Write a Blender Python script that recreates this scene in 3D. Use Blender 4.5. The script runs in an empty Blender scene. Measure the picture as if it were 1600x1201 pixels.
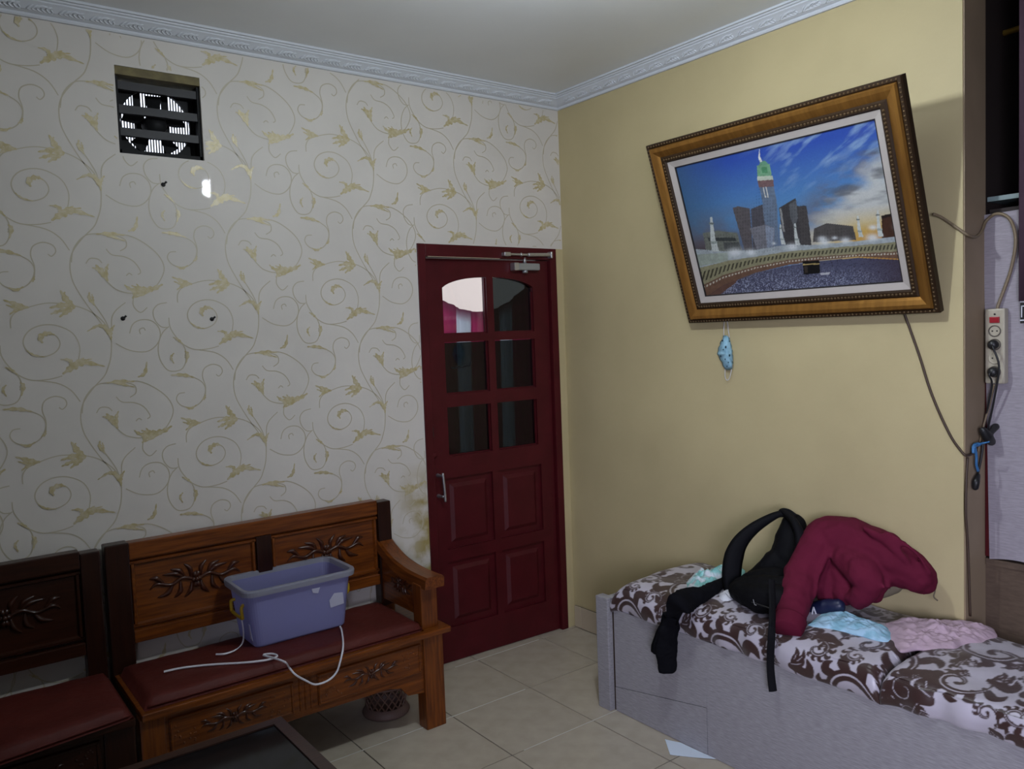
import bpy, bmesh, math, random
import numpy as np
from mathutils import Vector, Matrix, noise
random.seed(7); np.random.seed(7)
scene = bpy.context.scene
COL = scene.collection

# ------------------------------------------------------------------ camera
F_PX = 1266.65
CAM = np.array([-2.7208, -3.1387, 1.5357])
AR = np.array([0.79609054, -0.60400688, -0.03762361])
AU = np.array([0.06829181, 0.02788935, 0.99727549])
AF = np.array([0.60131196, 0.79649097, -0.06345117])
cam_d = bpy.data.cameras.new('camera'); cam = bpy.data.objects.new('camera', cam_d); COL.objects.link(cam)
cam_d.sensor_width = 36; cam_d.lens = F_PX / 1600 * 36; cam_d.clip_start = 0.02
M = Matrix.Identity(4)
for i in range(3):
    M[i][0], M[i][1], M[i][2], M[i][3] = AR[i], AU[i], -AF[i], CAM[i]
cam.matrix_world = M
scene.camera = cam

def at(u, v, x=None, y=None, z=None):
    """world point where the sight line of photo pixel (u, v) meets the plane x=, y= or z="""
    d = AF * F_PX + AR * (u - 800) - AU * (v - 600.5)
    ax, val = (0, x) if x is not None else ((1, y) if y is not None else (2, z))
    return Vector(CAM + d * ((val - CAM[ax]) / d[ax]))

# ------------------------------------------------------------------ world, exposure
world = bpy.data.worlds.new('overcast_sky'); scene.world = world; world.use_nodes = True
bg = world.node_tree.nodes['Background']; bg.inputs[0].default_value = (0.80, 0.86, 1.0, 1); bg.inputs[1].default_value = 2.4
vs = scene.view_settings
vs.view_transform = 'Standard'; vs.look = 'None'; vs.gamma = 1; vs.use_curve_mapping = False; vs.exposure = 0.0
LAMP = (-1.245, -1.65, 2.425)
LAMP_STRENGTH = 1120.0
# daylight through the window in the side wall, behind and left of the camera
day = bpy.data.lights.new('window_daylight', 'AREA'); day.shape = 'RECTANGLE'; day.size = 1.3; day.size_y = 1.1; day.energy = 17; day.color = (0.76, 0.77, 1.0); day.spread = math.radians(72)
day_o = bpy.data.objects.new('window_daylight', day); COL.objects.link(day_o); day_o.location = (-3.40, -4.30, 1.45); day_o.rotation_euler = (Vector((-0.10, -1.75, 0.50)) - day_o.location).to_track_quat('-Z', 'Y').to_euler()

# ------------------------------------------------------------------ materials
MATS = {}
def P(name, col, rough=0.6, metal=0.0, spec=0.5, var=None, vscale=8.0, stretch=(1, 1, 1), bump=0.0, bscale=60.0, coat=0.0, coat_rough=0.1, vpos=(0.35, 0.65), detail=4.0):
    m = bpy.data.materials.new(name); m.use_nodes = True; MATS[name] = m
    nt = m.node_tree; b = nt.nodes['Principled BSDF']
    b.inputs['Base Color'].default_value = (*col, 1); b.inputs['Roughness'].default_value = rough
    b.inputs['Metallic'].default_value = metal; b.inputs['Specular IOR Level'].default_value = spec
    b.inputs['Coat Weight'].default_value = coat; b.inputs['Coat Roughness'].default_value = coat_rough
    if var is not None or bump:
        tc = nt.nodes.new('ShaderNodeTexCoord'); mp = nt.nodes.new('ShaderNodeMapping'); mp.inputs['Scale'].default_value = stretch
        nt.links.new(tc.outputs['Object'], mp.inputs[0])
    if var is not None:
        n = nt.nodes.new('ShaderNodeTexNoise'); n.inputs['Scale'].default_value = vscale; n.inputs['Detail'].default_value = detail
        r = nt.nodes.new('ShaderNodeValToRGB')
        r.color_ramp.elements[0].position = vpos[0]; r.color_ramp.elements[1].position = vpos[1]
        r.color_ramp.elements[0].color = (*col, 1); r.color_ramp.elements[1].color = (*var, 1)
        nt.links.new(mp.outputs[0], n.inputs['Vector']); nt.links.new(n.outputs['Fac'], r.inputs[0]); nt.links.new(r.outputs[0], b.inputs['Base Color'])
    if bump:
        n2 = nt.nodes.new('ShaderNodeTexNoise'); n2.inputs['Scale'].default_value = bscale; n2.inputs['Detail'].default_value = 5
        bp = nt.nodes.new('ShaderNodeBump'); bp.inputs['Strength'].default_value = bump; bp.inputs['Distance'].default_value = 0.01
        nt.links.new(mp.outputs[0], n2.inputs['Vector']); nt.links.new(n2.outputs['Fac'], bp.inputs['Height']); nt.links.new(bp.outputs[0], b.inputs['Normal'])
    return m

def wood(name, c1, c2, axis=0, rough=0.32, scale=7.0):
    st = [14, 14, 14]; st[axis] = 1.0
    return P(name, c1, rough, spec=0.3, var=c2, vscale=scale, stretch=tuple(st), bump=0.05, bscale=12, coat=0.06 if 'dark' in name else 0.2, coat_rough=0.15, vpos=(0.3, 0.7), detail=6)

def attr_mat(name, rough, spec=0.5, bump=0.0, bscale=80, sheen=0.0):
    m = P(name, (1, 1, 1), rough, spec=spec, bump=bump, bscale=bscale)
    nt = m.node_tree; a = nt.nodes.new('ShaderNodeAttribute'); a.attribute_name = 'print'
    nt.links.new(a.outputs['Color'], nt.nodes['Principled BSDF'].inputs['Base Color'])
    nt.nodes['Principled BSDF'].inputs['Sheen Weight'].default_value = sheen
    return m

def emis(name, col, strength):
    m = bpy.data.materials.new(name); m.use_nodes = True; nt = m.node_tree; nt.nodes.clear()
    e = nt.nodes.new('ShaderNodeEmission'); o = nt.nodes.new('ShaderNodeOutputMaterial')
    e.inputs[0].default_value = (*col, 1); e.inputs[1].default_value = strength
    nt.links.new(e.outputs[0], o.inputs[0]); MATS[name] = m; return m

def glass(name, tint, gloss=0.08, rough=0.03):
    m = bpy.data.materials.new(name); m.use_nodes = True; nt = m.node_tree; nt.nodes.clear()
    t = nt.nodes.new('ShaderNodeBsdfTransparent'); g = nt.nodes.new('ShaderNodeBsdfGlossy'); x = nt.nodes.new('ShaderNodeMixShader'); o = nt.nodes.new('ShaderNodeOutputMaterial')
    t.inputs[0].default_value = (*tint, 1); g.inputs['Roughness'].default_value = rough; x.inputs[0].default_value = gloss
    nt.links.new(t.outputs[0], x.inputs[1]); nt.links.new(g.outputs[0], x.inputs[2]); nt.links.new(x.outputs[0], o.inputs[0]); MATS[name] = m; return m

def plastic(name, col, clear, tcol):
    """milky see-through plastic: part clear, part diffuse, part glowing through"""
    m = bpy.data.materials.new(name); m.use_nodes = True; nt = m.node_tree
    b = nt.nodes['Principled BSDF']; b.inputs['Base Color'].default_value = (*col, 1); b.inputs['Roughness'].default_value = 0.3
    tl = nt.nodes.new('ShaderNodeBsdfTranslucent'); tl.inputs[0].default_value = (*col, 1)
    tr = nt.nodes.new('ShaderNodeBsdfTransparent'); tr.inputs[0].default_value = (*tcol, 1)
    x1 = nt.nodes.new('ShaderNodeMixShader'); x1.inputs[0].default_value = 0.4
    x2 = nt.nodes.new('ShaderNodeMixShader'); x2.inputs[0].default_value = clear
    nt.links.new(b.outputs[0], x1.inputs[1]); nt.links.new(tl.outputs[0], x1.inputs[2])
    nt.links.new(x1.outputs[0], x2.inputs[1]); nt.links.new(tr.outputs[0], x2.inputs[2])
    nt.links.new(x2.outputs[0], nt.nodes['Material Output'].inputs[0]); MATS[name] = m; return m

P('ceiling_paint', (0.76, 0.78, 0.79), 0.34, var=(0.72, 0.74, 0.75), vscale=2.5, spec=0.35)
P('cornice_plaster', (0.60, 0.63, 0.68), 0.5)
P('yellow_paint', (0.515, 0.434, 0.242), 0.55, var=(0.462, 0.388, 0.215), vscale=2.2, bump=0.08, bscale=35, spec=0.3)
P('low_bounce_wall', (0.12, 0.10, 0.08), 0.7)  # unseen walls, colour darkened to cut the light they bounce back
P('dim_brown', (0.07, 0.045, 0.03), 0.7)
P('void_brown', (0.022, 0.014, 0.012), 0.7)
P('maroon_paint', (0.070, 0.0058, 0.0090), 0.42, var=(0.056, 0.0046, 0.0070), vscale=9, bump=0.05, bscale=40, spec=0.25)
P('tile_glaze', (0.46, 0.405, 0.325), 0.26, var=(0.41, 0.36, 0.285), vscale=14, spec=0.4, detail=8)
P('grout', (0.05, 0.042, 0.035), 0.8)
P('white_grout', (0.55, 0.53, 0.48), 0.8)
P('skirting_tile', (0.50, 0.42, 0.30), 0.35)
wood('wood_x', (0.195, 0.052, 0.0065), (0.078, 0.0185, 0.0032), 0)
wood('wood_z', (0.195, 0.052, 0.0065), (0.078, 0.0185, 0.0032), 2)
wood('wood_y', (0.185, 0.049, 0.0065), (0.075, 0.0175, 0.0032), 1)
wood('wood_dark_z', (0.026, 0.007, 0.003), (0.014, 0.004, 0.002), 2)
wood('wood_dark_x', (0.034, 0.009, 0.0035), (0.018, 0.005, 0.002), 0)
wood('wood_carved', (0.060, 0.016, 0.006), (0.036, 0.009, 0.004), 0)
wood('wood_table', (0.040, 0.016, 0.010), (0.022, 0.010, 0.007), 0)
P('red_vinyl', (0.085, 0.0165, 0.0125), 0.50, var=(0.062, 0.0115, 0.0090), vscale=5, bump=0.35, bscale=18, spec=0.12)
P('laminate', (0.335, 0.325, 0.345), 0.5, var=(0.25, 0.24, 0.255), vscale=9, stretch=(9, 3.5, 40), bump=0.06, bscale=10, spec=0.3, detail=6)
P('laminate_edge', (0.30, 0.285, 0.32), 0.5)
P('steel', (0.55, 0.55, 0.58), 0.3, metal=0.9)
P('dull_steel', (0.38, 0.40, 0.42), 0.45, metal=0.6)
P('black_plastic', (0.012, 0.012, 0.013), 0.45)
P('vent_black', (0.007, 0.007, 0.008), 0.6, spec=0.2)
P('louver_grey', (0.034, 0.034, 0.037), 0.5, spec=0.3)
P('mortar', (0.20, 0.165, 0.075), 0.8, var=(0.12, 0.10, 0.05), vscale=25)
P('gold', (0.46, 0.225, 0.050), 0.34, metal=0.75, var=(0.34, 0.16, 0.036), vscale=6, stretch=(1, 8, 1))
P('frame_dark', (0.030, 0.016, 0.007), 0.5, spec=0.2)
P('bead', (0.095, 0.058, 0.024), 0.45, spec=0.3)
P('liner', (0.42, 0.38, 0.35), 0.75, bump=0.1, bscale=300)
P('black_line', (0.015, 0.012, 0.012), 0.6)
P('black_cloth', (0.0045, 0.0045, 0.0065), 0.9, bump=0.25, bscale=30, spec=0.08)
P('black_nylon', (0.0040, 0.0040, 0.0052), 0.7, bump=0.25, bscale=45, spec=0.10)
P('black_web', (0.0050, 0.0050, 0.0066), 0.75, spec=0.12)
P('maroon_fleece', (0.120, 0.0095, 0.030), 0.9, var=(0.100, 0.0078, 0.025), vscale=8, bump=0.30, bscale=14, spec=0.15)
P('maroon_rib', (0.100, 0.0075, 0.024), 0.9, spec=0.15)
P('olive_cloth', (0.14, 0.115, 0.075), 0.85)
P('teal_cloth', (0.25, 0.56, 0.55), 0.8, var=(0.62, 0.66, 0.72), vscale=16, vpos=(0.45, 0.55))
P('blue_cloth', (0.36, 0.56, 0.72), 0.8, var=(0.22, 0.43, 0.55), vscale=22, bump=0.3, bscale=40, vpos=(0.45, 0.62))
P('pink_cloth', (0.46, 0.335, 0.40), 0.8, bump=0.35, bscale=35)
P('navy', (0.008, 0.012, 0.045), 0.4)
P('white_cloth', (0.62, 0.63, 0.68), 0.8)
P('paper', (0.66, 0.74, 0.84), 0.7)
P('mask_blue', (0.22, 0.42, 0.55), 0.8, var=(0.30, 0.52, 0.64), vscale=60)
P('mask_print', (0.02, 0.06, 0.09), 0.8)
P('white_band', (0.62, 0.62, 0.66), 0.5)
P('yellow_plastic', (0.50, 0.32, 0.012), 0.4)
P('sticker', (0.46, 0.47, 0.58), 0.6)
plastic('bin_plastic', (0.46, 0.465, 0.74), 0.42, (0.70, 0.70, 0.86))
plastic('bin_rim', (0.48, 0.49, 0.56), 0.25, (0.5, 0.5, 0.6))
P('strip_plastic', (0.42, 0.38, 0.29), 0.45)
P('switch_red', (0.30, 0.012, 0.02), 0.35)
P('socket_dark', (0.10, 0.085, 0.065), 0.5)
P('cable_brown', (0.055, 0.032, 0.020), 0.5)
P('cable_tan', (0.20, 0.15, 0.09), 0.5)
P('ribbon_blue', (0.04, 0.16, 0.36), 0.5)
P('board_sheet', (0.34, 0.31, 0.345), 0.7, var=(0.27, 0.245, 0.27), vscale=10, stretch=(6, 4, 45), detail=6)
P('panel_brown', (0.115, 0.078, 0.052), 0.6, var=(0.085, 0.056, 0.038), vscale=10, stretch=(3, 3, 12))
P('pilaster_brown', (0.31, 0.232, 0.148), 0.6, var=(0.265, 0.198, 0.126), vscale=5)  # browner and darker tone than the yellow wall
P('purple_cloth', (0.045, 0.020, 0.035), 0.85)
P('gilt', (0.45, 0.28, 0.05), 0.35, metal=0.7)
P('pale_glass', (0.20, 0.27, 0.27), 0.3)
P('wicker', (0.115, 0.060, 0.042), 0.6)
P('wicker_band', (0.15, 0.095, 0.08), 0.6)
P('scroll_stem', (0.47, 0.425, 0.32), 0.42, spec=0.5)
P('scroll_leaf', (0.47, 0.395, 0.205), 0.42, metal=0.1, var=(0.56, 0.50, 0.35), vscale=55)
P('outside_wall', (0.70, 0.58, 0.50), 0.8)
glass('pane_clear', (0.94, 0.95, 0.95), 0.05)
glass('pane_tint', (0.17, 0.195, 0.20), 0.03)
P('table_glass', (0.006, 0.007, 0.008), 0.08, spec=0.22)
emis('lamp_tube', (0.86, 0.94, 1.0), LAMP_STRENGTH)

# wallpaper ground: pale grey beige, faint fibre, yellowed bare patches beside the door
def wallpaper():
    m = P('wallpaper', (0.640, 0.605, 0.560), 0.5, var=(0.595, 0.563, 0.520), vscale=3.0, coat=0.06, coat_rough=0.012, spec=0.35)
    nt = m.node_tree; b = nt.nodes['Principled BSDF']
    src = b.inputs['Base Color'].links[0].from_socket
    tc = nt.nodes.new('ShaderNodeTexCoord'); sp = nt.nodes.new('ShaderNodeSeparateXYZ'); nt.links.new(tc.outputs['Object'], sp.inputs[0])
    def mr(sock, a, bb):
        n = nt.nodes.new('ShaderNodeMapRange'); n.inputs[1].default_value = a; n.inputs[2].default_value = bb; nt.links.new(sock, n.inputs[0]); return n.outputs[0]
    def mul(a, c):
        n = nt.nodes.new('ShaderNodeMath'); n.operation = 'MULTIPLY'; nt.links.new(a, n.inputs[0]); nt.links.new(c, n.inputs[1]); return n.outputs[0]
    nz = nt.nodes.new('ShaderNodeTexNoise'); nz.inputs['Scale'].default_value = 9; nz.inputs['Detail'].default_value = 6; nt.links.new(tc.outputs['Object'], nz.inputs['Vector'])
    k = mul(mul(mr(sp.outputs[0], -1.03, -0.88), mr(sp.outputs[2], 0.98, 0.80)), mr(nz.outputs['Fac'], 0.40, 0.56))
    mx = nt.nodes.new('ShaderNodeMix'); mx.data_type = 'RGBA'; nt.links.new(k, mx.inputs[0]); nt.links.new(src, mx.inputs[6]); mx.inputs[7].default_value = (0.34, 0.27, 0.10, 1)
    nt.links.new(mx.outputs[2], b.inputs['Base Color'])
wallpaper()

# curtain cloth: pink with white stripes along x
def curtain_mat():
    m = P('striped_curtain', (0.5, 0.1, 0.22), 0.9); nt = m.node_tree; b = nt.nodes['Principled BSDF']
    a = nt.nodes.new('ShaderNodeAttribute'); a.attribute_name = 'print'; nt.links.new(a.outputs['Color'], b.inputs['Base Color'])
    tl = nt.nodes.new('ShaderNodeBsdfTranslucent'); nt.links.new(a.outputs['Color'], tl.inputs[0])
    x = nt.nodes.new('ShaderNodeMixShader'); x.inputs[0].default_value = 0.6
    nt.links.new(b.outputs[0], x.inputs[1]); nt.links.new(tl.outputs[0], x.inputs[2]); nt.links.new(x.outputs[0], nt.nodes['Material Output'].inputs[0])
curtain_mat()

# ------------------------------------------------------------------ mesh helpers
class MB:
    def __init__(s): s.v = []; s.f = []
    def add(s, vs, fs):
        o = len(s.v); s.v += [tuple(v) for v in vs]; s.f += [tuple(i + o for i in f) for f in fs]; return s
    def box(s, x0, x1, y0, y1, z0, z1, c=0.0):
        x0, x1 = min(x0, x1), max(x0, x1); y0, y1 = min(y0, y1), max(y0, y1); z0, z1 = min(z0, z1), max(z0, z1)
        if c <= 0:
            v = [(x, y, z) for x in (x0, x1) for y in (y0, y1) for z in (z0, z1)]
            return s.add(v, [(0, 1, 3, 2), (4, 6, 7, 5), (0, 4, 5, 1), (2, 3, 7, 6), (0, 2, 6, 4), (1, 5, 7, 3)])
        bm = bmesh.new(); bmesh.ops.create_cube(bm, size=1)
        for v in bm.verts: v.co = Vector(((x0 + x1) / 2 + v.co.x * (x1 - x0), (y0 + y1) / 2 + v.co.y * (y1 - y0), (z0 + z1) / 2 + v.co.z * (z1 - z0)))
        bmesh.ops.bevel(bm, geom=bm.edges[:] + bm.verts[:], offset=c, segments=2, affect='EDGES', profile=0.6)
        bm.verts.index_update(); s.add([v.co[:] for v in bm.verts], [[v.index for v in f.verts] for f in bm.faces]); bm.free(); return s
    def prism(s, pts, fn, d0, d1):
        """polygon pts (a,b) extruded between depths; fn(a,b,d)->xyz"""
        n = len(pts)
        v = [fn(a, b, d0) for a, b in pts] + [fn(a, b, d1) for a, b in pts]
        f = [tuple(range(n)), tuple(range(2 * n - 1, n - 1, -1))] + [(i, n + i, n + (i + 1) % n, (i + 1) % n) for i in range(n)]
        return s.add(v, f)
    def tube(s, pts, r, seg=8, res=6, cap=True, flat=None):
        pts, rr = smooth(pts, r, res)
        n = len(pts); ring = []; prev = None
        for i in range(n):
            t = (pts[min(i + 1, n - 1)] - pts[max(i - 1, 0)]).normalized()
            if prev is None: prev = Vector((0, 0, 1)) if abs(t.z) < 0.9 else Vector((1, 0, 0))
            a = (prev - t * prev.dot(t)).normalized(); b = t.cross(a); prev = a
            ring.append([pts[i] + (a * math.cos(k * 2 * math.pi / seg) + b * math.sin(k * 2 * math.pi / seg)) * rr[i] for k in range(seg)])
        v = [p for q in ring for p in q]
        f = [(i * seg + k, i * seg + (k + 1) % seg, (i + 1) * seg + (k + 1) % seg, (i + 1) * seg + k) for i in range(n - 1) for k in range(seg)]
        if cap: f += [tuple(range(seg - 1, -1, -1)), tuple((n - 1) * seg + k for k in range(seg))]
        return s.add(v, f)
    def band(s, pts, w, normal, th, res=6, wav=0.0):
        """flat strap of width w(list) along pts; normal = facing direction; th thickness"""
        pts, ww = smooth(pts, w, res); n = len(pts); N0 = Vector(normal).normalized(); v = []
        for i in range(n):
            t = (pts[min(i + 1, n - 1)] - pts[max(i - 1, 0)]).normalized()
            sd = t.cross(N0).normalized(); N = sd.cross(t).normalized()
            h = ww[i] / 2
            for a, b in ((-1, -0.5), (-0.55, 0.5), (0, 0.62), (0.55, 0.5), (1, -0.5), (0, -0.5)):
                v.append(pts[i] + sd * (a * h) + N * (b * th))
        f = [(i * 6 + k, i * 6 + (k + 1) % 6, (i + 1) * 6 + (k + 1) % 6, (i + 1) * 6 + k) for i in range(n - 1) for k in range(6)]
        f += [(5, 4, 3, 2, 1, 0), tuple((n - 1) * 6 + k for k in range(6))]
        return s.add(v, f)
    def lathe(s, prof, c, seg=24, axis='z'):
        v = []; n = len(prof)
        for r, h in prof:
            for k in range(seg):
                a = 2 * math.pi * k / seg; p = (r * math.cos(a), r * math.sin(a), h)
                if axis == 'y': p = (p[0], p[2], p[1])
                if axis == 'x': p = (p[2], p[0], p[1])
                v.append((p[0] + c[0], p[1] + c[1], p[2] + c[2]))
        f = [(i * seg + k, i * seg + (k + 1) % seg, (i + 1) * seg + (k + 1) % seg, (i + 1) * seg + k) for i in range(n - 1) for k in range(seg)]
        f += [tuple(range(seg - 1, -1, -1)), tuple((n - 1) * seg + k for k in range(seg))]
        return s.add(v, f)
    def ball(s, c, r, sub=1):
        bm = bmesh.new(); bmesh.ops.create_icosphere(bm, subdivisions=sub, radius=1)
        r = (r, r, r) if isinstance(r, (int, float)) else r
        bm.verts.index_update(); s.add([(c[0] + v.co.x * r[0], c[1] + v.co.y * r[1], c[2] + v.co.z * r[2]) for v in bm.verts], [[v.index for v in f.verts] for f in bm.faces]); bm.free(); return s
    def ridge(s, pts, w, h, fn, res=5):
        """carved stroke: tapering raised ridge in a plane; fn(a,b,d)->xyz"""
        p3, ww = smooth([Vector((a, b, 0)) for a, b in pts], w, res); n = len(p3); v = []
        for i in range(n):
            t = p3[min(i + 1, n - 1)] - p3[max(i - 1, 0)]; t.normalize(); sx, sy = -t.y, t.x; k = ww[i] / 2
            for a, d in ((-1, 0), (-0.45, 0.85), (0.45, 0.85), (1, 0)):
                v.append(fn(p3[i].x + sx * a * k, p3[i].y + sy * a * k, d * h * min(1, ww[i] / max(w)) if hasattr(w, '__len__') else d * h))
        f = [(i * 4 + k, i * 4 + k + 1, (i + 1) * 4 + k + 1, (i + 1) * 4 + k) for i in range(n - 1) for k in range(3)]
        f += [(0, 1, 2, 3), tuple((n - 1) * 4 + k for k in (3, 2, 1, 0))]
        return s.add(v, f)
    def mesh(s, name, mat, smooth_=False):
        me = bpy.data.meshes.new(name); me.from_pydata(s.v, [], s.f); me.update()
        bm = bmesh.new(); bm.from_mesh(me); bmesh.ops.recalc_face_normals(bm, faces=bm.faces[:]); bm.to_mesh(me); bm.free()
        if mat: me.materials.append(MATS[mat])
        if smooth_: me.polygons.foreach_set('use_smooth', [True] * len(me.polygons))
        return me
    def build(s, name, mat, parent=None, smooth_=False, loc=None):
        return link(name, s.mesh(name, mat, smooth_), parent, loc)

def link(name, me, parent=None, loc=None):
    o = bpy.data.objects.new(name, me); COL.objects.link(o)
    if parent is not None: o.parent = parent
    if loc is not None: o.location = loc
    return o

def smooth(pts, r, res):
    pts = [Vector(p) for p in pts]; n = len(pts)
    rr = list(r) if hasattr(r, '__len__') else [r] * n
    if len(rr) != n: rr = list(np.interp(np.linspace(0, 1, n), np.linspace(0, 1, len(rr)), rr))
    if n < 3 or res <= 1: return pts, rr
    out = []; ro = []
    for i in range(n - 1):
        p0, p1, p2, p3 = pts[max(i - 1, 0)], pts[i], pts[i + 1], pts[min(i + 2, n - 1)]
        for k in range(res):
            t = k / res; t2 = t * t; t3 = t2 * t
            out.append(0.5 * ((2 * p1) + (p2 - p0) * t + (2 * p0 - 5 * p1 + 4 * p2 - p3) * t2 + (3 * p1 - p0 - 3 * p2 + p3) * t3))
            ro.append(rr[i] * (1 - t) + rr[i + 1] * t)
    out.append(pts[-1]); ro.append(rr[-1]); return out, ro

def tag(o, label=None, cat=None, group=None, kind=None):
    if label: o['label'] = label
    if cat: o['category'] = cat
    if group: o['group'] = group
    if kind: o['kind'] = kind
    return o

def thing(name, loc, label, cat, group=None):
    o = bpy.data.objects.new(name, None); COL.objects.link(o); o.location = loc; o.empty_display_size = 0.05
    return tag(o, label, cat, group)

def part(root, mb, name, mat, smooth_=False):
    """part given in world coordinates, stored relative to its thing's base"""
    l = root.location if root.parent is None else root.parent.location + root.location
    mb.v = [(v[0] - l[0], v[1] - l[1], v[2] - l[2]) for v in mb.v]
    return mb.build(name, mat, root, smooth_)

def wallgrid(us, vs, holes, fn, th):
    mb = MB(); nu, nv = len(us) - 1, len(vs) - 1
    solid = lambda i, j: 0 <= i < nu and 0 <= j < nv and not any(h[0] < (us[i] + us[i + 1]) / 2 < h[1] and h[2] < (vs[j] + vs[j + 1]) / 2 < h[3] for h in holes)
    for i in range(nu):
        for j in range(nv):
            if not solid(i, j): continue
            a, b, c, d = us[i], us[i + 1], vs[j], vs[j + 1]
            mb.add([fn(a, c, 0), fn(b, c, 0), fn(b, d, 0), fn(a, d, 0)], [(0, 1, 2, 3)])
            mb.add([fn(a, c, th), fn(b, c, th), fn(b, d, th), fn(a, d, th)], [(3, 2, 1, 0)])
            for (di, dj, e) in ((-1, 0, ((a, c), (a, d))), (1, 0, ((b, c), (b, d))), (0, -1, ((a, c), (b, c))), (0, 1, ((a, d), (b, d)))):
                if not solid(i + di, j + dj):
                    (p, q), (r_, s_) = e; mb.add([fn(p, q, 0), fn(r_, s_, 0), fn(r_, s_, th), fn(p, q, th)], [(0, 1, 2, 3)])
    return mb

def set_print(me, cols):
    a = me.color_attributes.new('print', 'FLOAT_COLOR', 'POINT')
    c = np.ones((len(me.vertices), 4), np.float32); c[:, :3] = cols; a.data.foreach_set('color', c.ravel())

def srgb(*c):
    c = np.array(c, float) / 255; return np.where(c <= 0.04045, c / 12.92, ((c + 0.055) / 1.055) ** 2.4)

def vnoise(x, y, seed=0):
    def h(i, j): 
        n = np.sin(i * 127.1 + j * 311.7 + seed * 74.7) * 43758.5453; return n - np.floor(n)
    i, j = np.floor(x), np.floor(y); fx, fy = x - i, y - j; fx = fx * fx * (3 - 2 * fx); fy = fy * fy * (3 - 2 * fy)
    return (h(i, j) * (1 - fx) + h(i + 1, j) * fx) * (1 - fy) + (h(i, j + 1) * (1 - fx) + h(i + 1, j + 1) * fx) * fy
def fbm(x, y, o=4, seed=0):
    s = 0; a = 0.5
    for k in range(o): s = s + a * vnoise(x * 2 ** k, y * 2 ** k, seed + k); a *= 0.5
    return s / (1 - 0.5 ** o)
def inpoly(x, y, poly):
    r = np.zeros(x.shape, bool); n = len(poly)
    for i in range(n):
        (x1, y1), (x2, y2) = poly[i], poly[(i + 1) % n]
        if y1 == y2: continue
        c = ((y1 > y) != (y2 > y)) & (x < (x2 - x1) * (y - y1) / (y2 - y1) + x1); r ^= c
    return r

# ================================================================== ROOM SHELL
CEIL = 2.695; XL = -3.45; YB = -5.2; E = -1.94; WT = 0.15
S = lambda o: tag(o, kind='structure')
VX0, VX1, VZ0, VZ1 = -2.046, -1.755, 2.222, 2.526
DX0, DX1, DZ = -0.853, -0.047, 1.948
fy = lambda a, b, d: (a, d, b)
wl = wallgrid([XL - .2, VX0, VX1, DX0, DX1], [0, VZ0, VZ1, CEIL], [(VX0, VX1, VZ0, VZ1)], fy, 0.14)
wl2 = wallgrid([XL - .2, VX0, VX1, DX0, DX1, 0.0], [0, DZ, VZ0, VZ1, CEIL], [(VX0, VX1, VZ0, VZ1), (DX0, 0.01, 0, DZ)], fy, 0.14)
wall_left = S(wl2.build('wall_left', 'wallpaper'))
part(wall_left, MB().box(DX1, 0.0, 0.0, 0.14, 0, DZ), 'painted_strip', 'yellow_paint')
wall_right = S(MB().box(0, WT, E, 0.14, 0, CEIL).build('wall_right', 'yellow_paint'))
part(wall_right, MB().box(0.004, WT + .002, E - 0.004, E, 0, CEIL), 'end_face', 'pilaster_brown')
S(wallgrid([YB, -5.0, -3.6, 0], [0, .75, 2.15, CEIL], [(-5.0, -3.6, .75, 2.15)], lambda a, b, d: (XL - d, a, b), .1).build('wall_side', 'low_bounce_wall'))
S(MB().box(XL - .1, 1.3, YB - .1, YB, 0, CEIL).build('wall_back', 'low_bounce_wall'))
S(MB().box(XL - .1, 1.3, YB - .1, 0.14, CEIL, CEIL + .1).build('ceiling', 'ceiling_paint'))
wf = MB()
for (a, b, c, d) in ((-5.0, -3.6, .75, .79), (-5.0, -3.6, 2.11, 2.15), (-5.0, -4.96, .79, 2.11), (-3.64, -3.6, .79, 2.11)): wf.box(XL - .08, XL - .03, a, b, c, d)
S(wf.build('window_1', 'maroon_paint'))
# dark space beyond the end of the right wall
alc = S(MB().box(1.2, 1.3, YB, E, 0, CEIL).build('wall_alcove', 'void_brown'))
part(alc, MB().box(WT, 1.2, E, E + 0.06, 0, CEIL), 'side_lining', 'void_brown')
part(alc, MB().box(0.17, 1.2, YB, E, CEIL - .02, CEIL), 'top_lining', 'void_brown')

# floor: grout bed with one tile per object
floor = S(MB().box(XL - .1, 1.3, YB - .1, 1.9, -0.06, -0.003).build('floor', 'grout'))
TX0, TY0, TS = -0.234, -0.022, 0.4
cache = {}
for i in range(-1, 12):
    for j in range(-1, 13):
        x1 = min(TX0 - (i - 1) * TS, 0.0); x0 = max(TX0 - i * TS, XL)
        y1 = min(TY0 - (j - 1) * TS, 0.14); y0 = max(TY0 - j * TS, YB)
        if x1 - x0 < 0.05 or y1 - y0 < 0.02: continue
        if j == 0 and x0 < -1.1: y1 = min(y1, 0.0)
        if y1 - y0 < 0.02: continue
        key = (round(x1 - x0, 4), round(y1 - y0, 4))
        if key not in cache:
            g = 0.0024; m = MB().box(-key[0] / 2 + g, key[0] / 2 - g, -key[1] / 2 + g, key[1] / 2 - g, -0.008, 0.0)
            cache[key] = m.mesh('tile', 'tile_glaze')
        link('tile', cache[key], floor, ((x0 + x1) / 2, (y0 + y1) / 2, random.uniform(-.0004, 0)))
# pale grout still clean along some joints
part(floor, MB().box(-0.76, -0.26, TY0 - .0018, TY0 + .0018, -0.004, 0.0006), 'grout_line', 'white_grout')
part(floor, MB().box(-1.9, -0.66, TY0 - TS - .0016, TY0 - TS + .0016, -0.004, 0.0005), 'grout_line', 'white_grout')
part(floor, MB().box(-0.98, -0.50, TY0 - 2 * TS - .0016, TY0 - 2 * TS + .0016, -0.004, 0.0005), 'grout_line', 'white_grout')

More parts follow.
